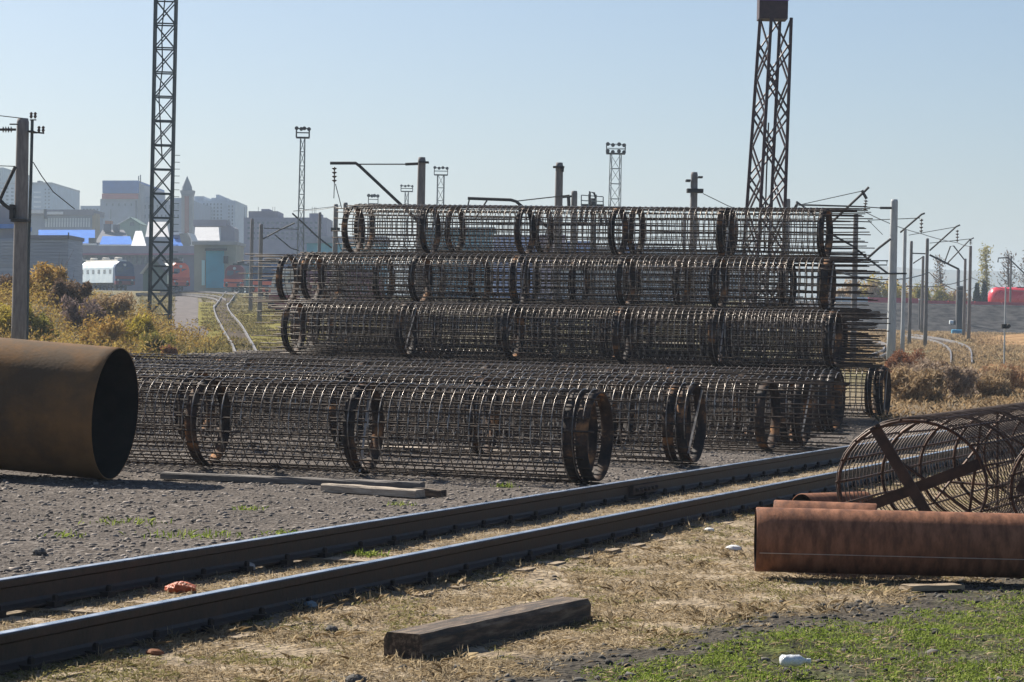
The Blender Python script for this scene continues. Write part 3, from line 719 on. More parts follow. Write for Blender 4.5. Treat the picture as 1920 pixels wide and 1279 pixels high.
# slim teal mast on the left
Zm = 118; b = at(299, 612, Zm); tp = at(313, 0, Zm); ct = at(314, -90, Zm); ct.x = b.x; b.z = gz(b.x, Zm) - .2
M1 = thing('lattice_mast', 'slim dark teal lattice mast rising out of the left frame top', 'mast', b)
frame(M1, b, ct, .90, .90, 16, .105, .05, MASTA, True, R(4), 'xx')
MB().tube([at(309, 0, Zm - .2), at(303, 60, Zm - .2), at(305, 125, Zm - .2), at(298, 180, Zm - .2), at(304, 300, Zm - .2)], .03, 5).build('cable', IRON, M1)
for k in range(22):
    q = at(330 - k * .25, 290 + k * 13, Zm); MB().bar((b.x + .45, Zm + .5, q.z), (b.x + .70, Zm + .5, q.z), .025).build('ladder_rung', MASTA, M1)
# big maroon tower
Zt = 82; b = at(1432, 640, Zt); ct = at(1447, 34, Zt); b.x = at(1424, 480, Zt).x; b.z = gz(b.x, Zt) - .1
M2 = thing('lattice_tower', 'big maroon lattice tower with a solid box head behind the stack', 'tower', b)
frame(M2, b, (ct.x + .12, Zt, ct.z), 1.0, .70, 11, .095, .045, MASTB, True, R(24), 'z')
a, c_ = at(1418, 37, Zt), at(1476, -30, Zt)
MB().box(a.x + .05, c_.x, Zt - .42, Zt + .42, a.z, c_.z).build('head_box', MASTB, M2)
MB().box(a.x + .05, c_.x + .02, Zt - .46, Zt - .423, at(1446, 4, Zt).z, at(1446, -4, Zt).z).build('trim_plate', mat('violet_plate', (.12, .05, .3), (.2, .1, .42), 6, .5), M2)
MB().tube([at(1441, 230, Zt), at(1437, 330, Zt), at(1433, 470, Zt)], .025, 5).build('cable', IRON, M2)
# floodlight masts
def floodmast(label, x, ytop, Z, wpx_b, wpx_t, headw, headh, rows, npan):
    top = at(x, ytop, Z); s_ = Z / FPX; b = Vector((top.x, Z, gz(top.x, Z) - .1))
    t = thing('floodlight_mast', label, 'floodlight mast', b, 0, 'floodlight masts of the yard')
    hz = headh * s_
    frame(t, b, (top.x, Z, top.z - hz), wpx_b * s_, wpx_t * s_, npan, max(.07, 1.3 * s_), max(.04, .8 * s_), GALV, False, R(8), 'x')
    hw = headw * s_ / 2
    dk = MB().box(top.x - hw, top.x + hw, Z - hw * .7, Z + hw * .7, top.z - hz - .06, top.z - hz + .04); dk.build('platform', IRON, t)
    rl = MB()
    for zz in (top.z - hz * .5, top.z - .05):
        for (x0, y0, x1, y1) in ((-1, -.7, 1, -.7), (-1, .7, 1, .7), (-1, -.7, -1, .7), (1, -.7, 1, .7)):
            rl.bar((top.x + x0 * hw, Z + y0 * hw, zz), (top.x + x1 * hw, Z + y1 * hw, zz), max(.04, .7 * s_))
    for sx in (-1, 1):
        for sy in (-.7, .7): rl.bar((top.x + sx * hw, Z + sy * hw, top.z - hz), (top.x + sx * hw, Z + sy * hw, top.z), max(.05, .8 * s_))
    rl.build('railing', IRON, t)
    k = 0
    for rr in range(rows):
        for f_ in (-.9, -.3, .3, .9):
            k += 1; lx = top.x + f_ * hw; lz = top.z - hz * (.08 + .72 * rr)
            mb = MB(); r_ = hz * .2; mb.lathe([(r_ * .5, .25 * r_ * 4), (r_, .0), (r_ * 1.05, -.15 * r_ * 4)], (lx, Z - hw * .75 if k % 2 else Z + hw * .75, lz), 'y', n=10)
            mb.build('floodlight', IRON, t)
    return t
floodmast('floodlight mast with a cup shaped head, left of centre', 568, 240, 190, 13, 8, 24, 18, 1, 13)
floodmast('far stubby floodlight mast, partly hidden by the cranked bracket', 763, 348, 330, 7, 6, 22, 11, 1, 9)
floodmast('floodlight mast next to the tall cranked bracket pole', 827, 314, 290, 13, 12, 25, 14, 1, 10)
floodmast('floodlight mast with two rows of lamps, centre right', 1155, 270, 230, 22, 18, 35, 18, 2, 11)
floodmast('lowest floodlight basket just above the left of the top tier', 700, 366, 330, 8, 8, 18, 16, 1, 8)
# yard gantry basket behind the stack
Zg = 150; b = at(1111, 600, Zg); b.z = gz(b.x, Zg); gt = thing('signal_gantry', 'gantry with a railed basket and drooping arms behind the stack', 'gantry', b)
MB().tube([b, at(1113, 372, Zg)], .17, 8).build('post', IRON, gt)
a, c_ = at(1090, 388, Zg), at(1132, 384, Zg); MB().box(a.x, c_.x, Zg - .5, Zg + .5, a.z, c_.z).build('platform', IRON, gt)
for (x, y) in ((1090, 366), (1104, 364), (1118, 365), (1131, 369)):
    MB().bar(at(x, y, Zg - .5), at(x, 386, Zg - .5), .06).build('rail_post', GALV, gt)
for (x0, y0, x1, y1) in ((1090, 366, 1131, 369), (1090, 376, 1131, 378)): MB().bar(at(x0, y0, Zg - .5), at(x1, y1, Zg - .5), .05).build('hand_rail', GALV, gt)
MB().tube([at(1106, 383, Zg - .6), at(1106, 359, Zg - .6), at(1114, 362, Zg - .6), at(1117, 372, Zg - .6)], .06, 6).build('hook', IRON, gt)
for (x0, x1) in ((1094, 1086), (1104, 1096), (1122, 1128), (1130, 1138)): MB().tube([at(x0, 388, Zg), at((x0 + x1) / 2, 402, Zg), at(x1, 422, Zg)], .09, 6).build('arm', IRON, gt)
# ================================================================== BUILDINGS
def wallmat(name, c, d=.8, rough=.9): return mat(name, tuple(v_ * d for v_ in c), c, .35, rough, bump=.1, bscale=1.5)
GLASS = mat('dark_window_glass', (.06, .08, .10), (.12, .15, .18), .5, .15, spec=.6)
GLASSL = mat('pale_window_glass', (.42, .48, .52), (.6, .65, .68), .5, .2, spec=.6)
def bld(name, label, cat, xm, Z): b_ = at(xm, 560, Z); return thing(name, label, cat, (b_.x, Z, gz(b_.x, Z) - .5))
def pp(parent, name, m, pts, Z, depth): return MB().ext([at(x, y, Z) for x, y in pts], (0, depth, 0)).build(name, m, parent)
def rect(parent, name, m, x0, y0, x1, y1, Z, depth): return pp(parent, name, m, [(x0, y0), (x1, y0), (x1, y1), (x0, y1)], Z, depth)
def windows(parent, x0, y0, x1, y1, nx_, ny_, Z, m, fx=.6, fy=.6, name='window'):
    cw, ch = (x1 - x0) / nx_, (y1 - y0) / ny_; s_ = Z / FPX
    me = MB().box(-cw * fx * s_ / 2, cw * fx * s_ / 2, -.10, .05, -ch * fy * s_ / 2, ch * fy * s_ / 2).mesh(name, m)
    for i in range(nx_):
        for j in range(ny_):
            q = at(x0 + (i + .5) * cw, y0 + (j + .5) * ch, Z); link(name, me, parent, q - Vector(parent.location))
B = bld('apartment_block', 'pale blue grey apartment block behind the thick left pole', 'building', 50, 930)
rect(B, 'wall', wallmat('pale_panel', (.30, .38, .46)), -40, 345, 97, 470, 930, 60); windows(B, 60, 356, 80, 392, 1, 4, 930, GLASSL, .7, .4)
windows(B, -30, 350, 28, 392, 6, 6, 930, GLASS, .5, .45); windows(B, 82, 352, 95, 392, 2, 6, 930, GLASS, .4, .4); rect(B, 'roof_plant', IRON, 70, 339, 76, 343, 935, 6); rect(B, 'parapet', wallmat('pale_panel2', (.3, .33, .35)), -40, 342, 97, 345.4, 929.6, 61)
B = bld('tower_block', 'grey green tower block cut by the left picture edge', 'building', -20, 980)
rect(B, 'wall', wallmat('green_panel', (.30, .36, .37)), -60, 314, 6, 470, 980, 60); windows(B, -50, 322, 4, 400, 4, 8, 980, GLASS, .5, .5)
B = bld('apartment_block', 'low pale block peeping out left of the grain elevator', 'building', 170, 860)
rect(B, 'wall', wallmat('pale_panel', (.30, .38, .46)), 151, 386, 190, 470, 860, 40); windows(B, 154, 390, 186, 402, 5, 2, 860, GLASS, .5, .5)
B = bld('apartment_block', 'stepped pale high rise right of the spired tower', 'building', 405, 880)
WP = wallmat('highrise_panel', (.36, .42, .50))
rect(B, 'wall', WP, 362, 376, 441, 500, 880, 40); rect(B, 'wall', WP, 364, 368, 382, 377, 881, 30); rect(B, 'wall', WP, 396, 371, 425, 377, 881, 30)
rect(B, 'stair_tower', WP, 405, 365, 411, 372, 882, 20); windows(B, 366, 380, 418, 432, 8, 8, 880, GLASS, .42, .6); windows(B, 426, 384, 439, 436, 2, 8, 880, GLASS, .4, .6)
B = bld('grain_elevator', 'tall grey elevator with a blue upper panel and a red band', 'industrial building', 226, 820)
GE = wallmat('elevator_grey', (.24, .28, .36))
rect(B, 'wall', GE, 188, 373, 257, 470, 820, 60); pp(B, 'side_wall', wallmat('elevator_side', (.26, .26, .28)), [(257, 340), (264, 345), (264, 470), (257, 470)], 821, 58)
rect(B, 'blue_panel', wallmat('blue_sheet', (.025, .12, .42)), 192, 338.5, 259, 362, 819.2, 62); rect(B, 'red_band', wallmat('red_band_paint', (.34, .07, .06)), 191, 363, 258, 373, 819, 62)
for (x0, y0) in ((259, 330), (262.5, 328)): rect(B, 'antenna', IRON, x0, y0, x0 + 1.6, 342, 822, .4)
windows(B, 194, 380, 252, 388, 5, 1, 820, GLASS, .25, .6); windows(B, 205, 392, 210, 412, 1, 1, 820, GLASS, .4, .9)
rect(B, 'downpipe', IRON, 254.3, 376, 256, 412, 819.5, .4)
B = bld('warehouse', 'long grey warehouse between the elevator and the spired tower', 'industrial building', 300, 830)
GW = wallmat('warehouse_grey', (.24, .28, .37)); rect(B, 'wall', GW, 264.5, 376, 362, 470, 830, 50); rect(B, 'roof_block', GW, 270, 369, 290, 377, 832, 30); rect(B, 'roof_block', GW, 318, 371, 342, 377, 832, 30)
windows(B, 268, 382, 338, 394, 9, 1, 830, GLASS, .35, .6); windows(B, 268, 400, 338, 412, 9, 1, 830, GLASS, .35, .6)
B = bld('spired_tower', 'brick tower with a pointed spire among the far buildings', 'tower', 350, 700)
rect(B, 'wall', wallmat('tower_grey', (.30, .31, .33)), 340, 366, 361, 460, 700, 3); rect(B, 'brick_stripe', wallmat('brick_red', (.26, .11, .08)), 346, 368, 354, 450, 699.7, .6)
pp(B, 'cornice', wallmat('tower_cornice', (.22, .23, .26)), [(337, 357), (363, 357), (361, 366), (340, 366)], 699.5, 4)
c0 = at(350.5, 357, 701.5); c1 = at(351, 330, 701.5); rs = 10 * 700 / FPX
MB().lathe([(rs, c0.z), (rs * .92, c0.z + (c1.z - c0.z) * .25), (rs * .5, c0.z + (c1.z - c0.z) * .6), (.02, c1.z)], (c0.x, 701.5, 0), n=8).build('spire', wallmat('spire_slate', (.13, .16, .20)), B)
# mid distance roofs
B = bld('workshop_block', 'long two storey workshop with pale windows under a flat roof', 'building', 116, 620)
WB = wallmat('workshop_wall', (.26, .30, .38)); rect(B, 'wall', WB, 56, 404, 174, 460, 620, 15)
rect(B, 'roof', wallmat('workshop_roof', (.20, .19, .22)), 54, 393, 175, 404, 619, 17); rect(B, 'snow_white_roofing', wallmat('white_roofing', (.75, .77, .8)), 56, 394, 84, 400, 618.4, 1); rect(B, 'snow_white_roofing', wallmat('white_roofing', (.75, .77, .8)), 88, 397, 118, 402, 618.4, 1)
windows(B, 84, 408, 170, 427, 17, 1, 620, GLASSL, .6, .9); rect(B, 'chimney', IRON, 82, 392, 86, 410, 618, 2); rect(B, 'end_pillar', wallmat('ochre', (.34, .28, .18)), 173, 400, 180, 460, 619.5, 6)
B = bld('blue_roofed_shed', 'wide shed with a bright blue sheet roof, left of the elevator', 'shed', 125, 560)
BLUE = mat('blue_sheet_roof', (.03, .13, .46), (.05, .18, .56), .6, .85, spec=.1); s_ = 560 / FPX
def slope_roof(parent, name, m, x0, x1, ylo, yhi, Z, dY, inset=0):
    a, b_ = at(x0, ylo, Z), at(x1, ylo, Z); c1_, d1 = at(x1 - inset, yhi, Z + dY), at(x0 + inset, yhi, Z + dY)
    mb = MB(); u = Vector((0, .03, -.25)); vs = [a, b_, c1_, d1]; mb.v = [tuple(p) for p in vs] + [tuple(p + u) for p in vs]
    mb.f = [(0, 1, 2, 3), (7, 6, 5, 4), (0, 4, 5, 1), (1, 5, 6, 2), (2, 6, 7, 3), (3, 7, 4, 0)]; return mb.build(name, m, parent)
slope_roof(B, 'roof', BLUE, 72, 178, 457, 431, 560, 16); rect(B, 'wall', WB, 72, 457, 178, 500, 561, 15)
rect(B, 'roof_vent', IRON, 166, 446, 178, 456, 559, 2); rect(B, 'eave', mat('white_trim', (.75, .76, .78)), 130, 456.5, 180, 459.5, 559, .8)
B = bld('blue_roofed_shed', 'lower blue roofed shed between dark slate roofs', 'shed', 220, 540)
slope_roof(B, 'roof', BLUE, 186, 250, 460, 443, 540, 12, 6); rect(B, 'wall', WB, 186, 460, 250, 500, 541, 12); rect(B, 'eave', mat('white_trim', (.75, .76, .78)), 185, 458.5, 251, 461.5, 539.3, .6)
B = bld('slate_roofed_house', 'house with a dark slate roof between the blue sheds', 'house', 210, 580)
SLT = wallmat('slate', (.12, .12, .14)); slope_roof(B, 'roof', SLT, 178, 246, 455, 431, 580, 14, 14); rect(B, 'wall', WB, 180, 455, 246, 500, 581, 12)
rect(B, 'chimney', SLT, 194, 420, 206, 434, 590, 2); rect(B, 'chimney', SLT, 212, 421, 222, 434, 590, 2); rect(B, 'ridge_cap', wallmat('orange_tile', (.45, .2, .1)), 197, 414, 209, 420, 590, 2)
B = bld('green_gabled_house', 'green gabled house front below the elevator', 'house', 240, 640)
pp(B, 'gable_wall', wallmat('pale_green', (.22, .34, .29)), [(214, 424), (243, 408), (262, 420), (262, 460), (214, 460)], 640, 12)
pp(B, 'roof_edge', mat('white_trim', (.75, .76, .78)), [(212, 424), (243, 406.5), (243, 408.5), (214, 425)], 639.3, 13); pp(B, 'roof_edge', wallmat('green_roof', (.10, .20, .17)), [(243, 406.5), (264, 420), (262, 421), (243, 408.5)], 639.3, 13)
windows(B, 243, 416, 252, 424, 1, 1, 640, GLASS, .8, .8)
B = bld('white_gabled_house', 'house with a bright white gable and pale roof behind the teal mast', 'house', 270, 530)
slope_roof(B, 'white_roof', mat('white_render', (.72, .73, .74), (.8, .8, .8), .5, .9), 245, 275, 463, 433, 528, 9, 9); rect(B, 'side_wall', WB, 246, 463, 275, 500, 529, 8)
slope_roof(B, 'roof', wallmat('pale_grey_roof', (.55, .55, .56)), 272, 318, 446, 416, 534, 10, 6); rect(B, 'wall', WB, 272, 444, 318, 500, 533, 8)
B = bld('blue_roofed_shed', 'small blue roof right of the teal mast', 'shed', 333, 520)
slope_roof(B, 'roof', BLUE, 316, 346, 466, 438, 514, 9, 5); rect(B, 'eave', mat('white_trim', (.75, .76, .78)), 320, 436, 340, 440, 519.4, 6)
B = bld('rounded_hangar', 'grey hangar with a curved white edged roof by the depot', 'hangar', 355, 500)
pp(B, 'roof', wallmat('hangar_grey', (.26, .27, .28)), [(336, 438), (350, 437), (358, 450), (356, 466), (348, 468), (340, 455)], 500, 8)
pp(B, 'roof_edge', mat('white_render', (.72, .73, .74)), [(351, 436), (355, 437), (366, 462), (362, 467), (352, 467), (358, 458), (357, 447)], 499.4, 9)
B = bld('tank_roof_building', 'building with a wide pale trapezoid roof above the depot gate', 'building', 388, 520)
slope_roof(B, 'roof', wallmat('pale_grey_roof', (.55, .55, .56)), 364, 412, 451, 426, 512, 9, 2); rect(B, 'wall', wallmat('lilac_wall', (.30, .29, .36)), 362, 451, 440, 500, 521, 8)
rect(B, 'upper_wall', wallmat('lilac_wall2', (.25, .24, .30)), 362, 412, 424, 424, 526, 8); pp(B, 'gable', wallmat('lilac_wall2', (.25, .24, .30)), [(414, 414), (440, 428), (440, 460), (414, 460)], 527, 8)
B = bld('office_block', 'purple grey office block with a flat roof and rooftop antennas', 'building', 530, 560)
OB = wallmat('office_wall', (.22, .22, .32)); rect(B, 'wall', OB, 457, 408, 612, 520, 560, 20); rect(B, 'penthouse', wallmat('office_dark', (.2, .18, .24)), 466, 396, 521, 409, 561, 14); rect(B, 'roof_block', OB, 490, 392, 505, 397, 562, 8); rect(B, 'roof_block', OB, 580, 400, 600, 409, 561, 10)
windows(B, 462, 413, 606, 452, 16, 4, 560, GLASS, .5, .4)
for x in (458, 463, 484, 511, 515, 585, 589, 592): rect(B, 'antenna', IRON, x, 388, x + .7, 410, 563, .1)
# depot
B = bld('depot_hall', 'long lilac grey depot hall with a pink eaves line behind the locomotives', 'depot', 245, 440)
DH = wallmat('depot_lilac', (.20, .20, .27)); rect(B, 'wall', DH, 120, 462, 366, 545, 440, 14); rect(B, 'fascia', wallmat('depot_fascia', (.34, .33, .40)), 118, 461, 367, 475, 439.2, 15.6); rect(B, 'pink_eave_line', wallmat('pink_eave', (.40, .2, .28)), 118, 475, 367, 478, 439, 15.8)
windows(B, 126, 480, 344, 497, 20, 1, 440, GLASS, .7, .85); windows(B, 334, 484, 346, 498, 1, 1, 440, GLASSL, .6, .9)
B = bld('depot_gate_house', 'beige depot gate house with a tall turquoise door', 'depot', 402, 405)
rect(B, 'wall', wallmat('depot_beige', (.36, .34, .28)), 364, 458, 442, 560, 405, 12); rect(B, 'roof_slab', wallmat('depot_slab', (.38, .36, .36)), 360, 453, 444, 459, 404, 14)
d_ = rect(B, 'door', wallmat('turquoise_door', (.05, .34, .48)), 386, 470, 420, 540, 404.6, .5); rect(B, 'door_canopy', IRON, 384, 466, 424, 470, 403.6, 1.2)
rect(B, 'side_door', mat('pale_turquoise', (.45, .65, .66)), 378, 488, 384, 535, 404.6, .5); rect(B, 'lamp_box', IRON, 419, 480, 427, 494, 404, .8)
B = bld('corrugated_hall', 'long grey corrugated hall at the far left behind the shrubs', 'hall', 65, 300)
CG = mat('corrugated_grey', (.20, .23, .30), (.34, .37, .44), 1.2, .7, stretch=(.15, .15, 6)); rect(B, 'wall', CG, -60, 447, 128, 560, 300, 10)
for y in (450, 456, 462, 468, 474, 480, 486, 492): rect(B, 'wall_panel', CG, -60, y, 128, y + 4.6, 299.75, .2)
rect(B, 'roof_edge', wallmat('hall_edge', (.16, .15, .18)), 52, 441, 129, 448, 299.5, 11); rect(B, 'roof_edge', BLUE, -60, 420, 26, 428, 299.5, 11); rect(B, 'upper_wall', wallmat('hall_upper', (.27, .27, .33)), -60, 385, 25, 447, 301, 8)
rect(B, 'mast', IRON, 127.4, 436, 129, 448, 299.2, .3)
# turquoise and blue sheds seen through the cages
B = bld('turquoise_shed', 'turquoise sheet metal shed seen through the left end of the stack', 'shed', 640, 380)
TQ = mat('turquoise_sheet', (.07, .30, .40), (.12, .40, .50), .5, .6, stretch=(2, 2, .2)); rect(B, 'wall', TQ, 575, 455, 720, 560, 380, 12); rect(B, 'roof', wallmat('tq_roof', (.30, .33, .40)), 570, 443, 724, 456, 379.5, 13)
windows(B, 585, 470, 700, 520, 6, 1, 380, GLASS, .4, .7)
B = bld('turquoise_shed', 'teal tank shed with a flat lid behind the top tier', 'shed', 860, 330)
TQ2 = wallmat('teal_sheet', (.06, .22, .30)); rect(B, 'wall', TQ2, 795, 432, 923, 560, 330, 10); rect(B, 'roof', wallmat('teal_lid', (.05, .12, .16)), 790, 426, 929, 433, 329.3, 12)
B = bld('container_row', 'row of blue and red sheds far behind the middle of the stack', 'shed', 1000, 420)
for i, (x0, x1, cc, y0) in enumerate(((925, 1010, (.16, .22, .45), 442), (1012, 1060, (.30, .18, .24), 440), (1062, 1114, (.12, .22, .5), 452), (1116, 1165, (.38, .34, .28), 462), (1167, 1200, (.10, .18, .42), 458), (1202, 1260, (.36, .36, .36), 464), (1262, 1400, (.22, .24, .24), 468))):
    rect(B, 'shed_bay', wallmat('bay%d' % i, cc), x0, y0, x1, 560, 420 + i, 12)
rect(B, 'red_ridge', wallmat('red_ridge', (.4, .1, .1)), 1085, 457, 1175, 460, 419, 1)
B = bld('white_shed', 'low white walled shed far behind the second tier', 'shed', 880, 330)
rect(B, 'wall', wallmat('white_shed_wall', (.5, .52, .54)), 1040, 505, 1420, 575, 330, 10); rect(B, 'roof', wallmat('slate', (.12, .12, .14)), 1035, 490, 1425, 506, 329.5, 11); windows(B, 1050, 512, 1410, 548, 16, 1, 330, GLASS, .5, .6)

# ================================================================== ROLLING STOCK
def loco(name, label, x, y, Z, ang_deg, Wd, Hh, L, cols, roofc=None, rounded=False):
    b_ = at(x, y, Z); zb = gz(b_.x, Z)
    t = thing(name, label, 'locomotive', (b_.x, Z, zb), R(ang_deg), 'locomotives waiting by the depot')
    body, front, stripe = cols; hw = Wd / 2
    def put(nm, mb, m, par=None): return link(nm, mb.mesh(nm, m), par or t)
    sec = [(-hw, 1.1), (hw, 1.1), (hw, Hh * .78), (hw * .86, Hh * .9), (hw * .5, Hh), (-hw * .5, Hh), (-hw * .86, Hh * .9), (-hw, Hh * .78)]
    put('body', MB().ext([(a, 1.0, z_) for a, z_ in sec], (0, L - 2.0, 0)), body)
    cab = MB(); fr = [(a * .97, 0.35 if z_ > Hh * .5 else 0, z_) for a, z_ in sec]; bk = [(a * .995, 1.02, z_) for a, z_ in sec]
    cab.v = fr + bk; K = len(sec); cab.f = [tuple(range(K))] + [(k, (k + 1) % K, (k + 1) % K + K, k + K) for k in range(K)]
    cb = put('cab', cab, front)
    for sx in (-1, 1): put('windscreen', MB().add([(sx * hw * .1, .24, Hh * .62), (sx * hw * .78, .24, Hh * .62), (sx * hw * .72, .30, Hh * .8), (sx * hw * .1, .30, Hh * .8)], [(0, 1, 2, 3)]), GLASS, cb)
    put('front_stripe', MB().box(-hw * .98, hw * .98, -.06, .04, Hh * .40, Hh * .50), stripe)
    put('buffer_beam', MB().box(-hw * .98, hw * .98, -.12, .3, .85, 1.35), stripe)
    for sx in (-1, 1):
        put('buffer', MB().lathe([(.1, -.55), (.25, -.6), (.25, -.52), (.1, -.5), (.1, 0)], (sx * hw * .6, -.02, 1.1), 'y', n=10), IRON)
        put('headlight', MB().lathe([(.12, -.1), (.14, 0)], (sx * hw * .7, -.02, Hh * .36), 'y', n=10), GLASSL)
    put('top_light', MB().lathe([(.2, -.1), (.22, .3)], (0, .25, Hh * .88), 'y', n=12), GLASSL, cb)
    put('roof_deck', MB().box(-hw * .45, hw * .45, 1.4, L - 1.2, Hh, Hh + .25), roofc or IRON)
    for k in range(3): put('roof_fan', MB().lathe([(.55, 0), (.55, .3), (.4, .36)], (0, 3 + k * (L - 6) / 2, Hh + .25), n=12), roofc or IRON)
    for k in range(6):
        yy = 2.2 + k * (L - 4.4) / 5
        for sx in (-1, 1):
            put('side_window', MB().box(sx * hw - .03, sx * hw + .03, yy - .45, yy + .45, Hh * .58, Hh * .72), GLASS)
    put('underframe', MB().box(-hw * .8, hw * .8, .5, L - .5, .75, 1.1), IRON)
    for yy in (2, 3.8, 5.6, L - 5.6, L - 3.8, L - 2):
        put('wheelset', MB().lathe([(.5, -hw * .55), (.5, -hw * .48), (.1, -hw * .47), (.1, hw * .47), (.5, hw * .48), (.5, hw * .55)], (0, yy, .5), 'x', n=14), IRON)
    return t
WHT = mat('white_loco_paint', (.46, .56, .64), (.58, .67, .73), .6, .5); NAVY = mat('navy_loco_paint', (.03, .06, .14), (.05, .09, .18), .6, .45)
RED = mat('red_loco_paint', (.5, .05, .03), (.62, .08, .05), .6, .45); MAR = mat('maroon_loco_paint', (.16, .03, .045), (.24, .05, .06), .6, .5); DGRN = mat('dark_green_loco', (.03, .06, .06), (.06, .09, .08), .6, .5)
ORG = mat('orange_red_paint', (.75, .12, .06), (.85, .18, .09), .6, .5); CRM = mat('cream_loco_paint', (.6, .56, .48), (.68, .64, .58), .6, .55)
loco('locomotive', 'white sided locomotive with a navy front, beside the shrub mound', 234, 545, 372, 27, 2.9, 4.1, 17, (WHT, NAVY, MAR), CRM)
loco('locomotive', 'cream locomotive half hidden behind the white sided one', 160, 542, 388, 27, 2.9, 4.2, 16, (CRM, DGRN, MAR), CRM)
loco('locomotive', 'dark locomotive with an orange red nose behind the teal mast', 339, 548, 368, 22, 2.6, 4.0, 14, (DGRN, ORG, RED), None)
loco('locomotive', 'dark locomotive with a orange red buffer beam right of the turquoise door', 438, 536, 372, -12, 2.9, 3.9, 15, (DGRN, MAR, ORG), None)  # buffer beam is plain orange red paint, without emission
loco('locomotive', 'dark locomotive with a bright red square, behind the slim poles', 490, 566, 290, -14, 2.7, 4.0, 14, (NAVY, NAVY, ORG), None)
loco('locomotive', 'maroon locomotive with a white marked nose behind the left cage ends', 532, 606, 188, -24, 2.5, 3.7, 14, (MAR, CRM, MAR), None)
sh = bld('gabled_hut', 'small dark green hut with a pale pitched roof beside the mast', 'hut', 285, 350)
pp(sh, 'wall', wallmat('hut_green', (.10, .16, .15)), [(268, 512), (306, 512), (306, 556), (268, 556)], 350, 4); pp(sh, 'gable', wallmat('hut_green2', (.08, .14, .12)), [(264, 512), (288, 484), (312, 512)], 349.8, 4.4)
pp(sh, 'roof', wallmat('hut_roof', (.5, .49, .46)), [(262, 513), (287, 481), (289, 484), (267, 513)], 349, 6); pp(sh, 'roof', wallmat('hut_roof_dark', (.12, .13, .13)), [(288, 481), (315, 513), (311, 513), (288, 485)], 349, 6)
# tank wagon and barrier on the embankment
def tank(label, x0, Z, L):
    a = at(x0, 577, Z); zb = gz(a.x + 4, Z) + .1; t = thing('tank_wagon', label, 'tank wagon', (a.x, Z, zb), 0, 'red tank wagons on the embankment')
    r_ = 1.38; zc = zb + .95 + r_
    prf = [(.05, 0), (r_ * .55, .12), (r_ * .85, .4), (r_ * .97, .8), (r_, 1.2), (r_, L - 1.2), (r_ * .97, L - .8), (r_ * .85, L - .4), (r_ * .55, L - .12), (.05, L)]
    TR = mat('red_tank_paint', (.62, .03, .05), (.70, .05, .07), .4, .3, spec=.6)
    MB().lathe(prf, (a.x, Z, zc), 'x', n=36).build('tank_barrel', TR, t, True)
    MB().lathe([(.5, 0), (.5, .35), (.3, .42)], (a.x + L / 2, Z, zc + r_ - .1), n=14).build('dome', TR, t)
    MB().box(a.x + .2, a.x + L - .2, Z - .9, Z + .9, zb + .85, zb + 1.2).build('underframe', MAR, t)
    MB().box(a.x + L * .3, a.x + L * .7, Z - .35, Z + .35, zc + r_ - .02, zc + r_ + .06).build('walkway', MAR, t)
    for xx in (1.2, 2.9, L - 2.9, L - 1.2): MB().lathe([(.48, -.85), (.48, -.7), (.1, -.68), (.1, .68), (.48, .7), (.48, .85)], (a.x + xx, Z, zb + .4), 'y', n=14).build('wheelset', IRON, t)
tank('bright red tank wagon on the embankment at the right edge', 1852, 316, 11)
bar_ = thing('barrier', 'long low red barrier along the embankment crest, white at its left end', 'barrier', (at(1560, 568, 303).x, 303, 4.5))
xs_ = [1540, 1590, 1640, 1690, 1740, 1790, 1840, 1890, 1940, 1990]
for i in range(9):
    a, b_ = at(xs_[i], 0, 303).x, at(xs_[i + 1], 0, 303).x; zt = 5.12 + i * .0 - (.0 if i < 4 else .22)
    MB().box(a + .03, b_ - .03, 302.8, 303.2, 4.3, zt).build('barrier_panel', mat('white_barrier', (.66, .66, .64), (.74, .74, .72), .6, .8) if i < 2 else mat('red_barrier', (.60, .07, .09), (.68, .12, .14), .6, .7), bar_)
for (x, y, w_, h_, mm, nm, lab) in ((1727, 572, 8, 18, IRON, 'relay_cabinet', 'dark relay cabinet on the embankment between two slim poles'), (1800, 560, 12, 42, IRON, 'relay_cabinet', 'tall dark cabinet stack beside the stubby far pole')):
    a = at(x, y, 282); zb = gz(a.x, 282); s_ = 282 / FPX
    t = thing(nm, lab, 'cabinet', (a.x, 282, zb)); MB().box(a.x - w_ * s_ / 2, a.x + w_ * s_ / 2, 281.7, 282.3, zb, a.z + h_ * s_ / 2).build('housing', mm, t); MB().box(a.x - w_ * s_ * .55, a.x + w_ * s_ * .55, 281.6, 282.4, a.z + h_ * s_ / 2, a.z + h_ * s_ / 2 + .15).build('lid', GALV, t)
for (x, y, mm, lab) in ((1787, 605, 'white', 'small white and blue drum lying on the foot of the embankment'), (1793, 625, 'blue', 'small blue drum on the gravel below the embankment')):
    p = hit(x, y + 5); t = thing('drum', lab, 'drum', p); s_ = p.y / FPX
    bm_ = mat('blue_drum', (.05, .25, .42), (.08, .32, .5), .8, .5); wm_ = mat('white_drum', (.6, .65, .66), (.7, .74, .75), .8, .5)
    MB().lathe([(.26, 0), (.28, .05), (.28, .4)], p + Vector((-.4, 0, .28)), 'x', n=14).build('drum_end', wm_ if mm == 'white' else bm_, t); MB().lathe([(.27, .4), (.27, .85), (.25, .88)], p + Vector((-.4, 0, .28)), 'x', n=14).build('drum_body', IRON if mm == 'white' else bm_, t)
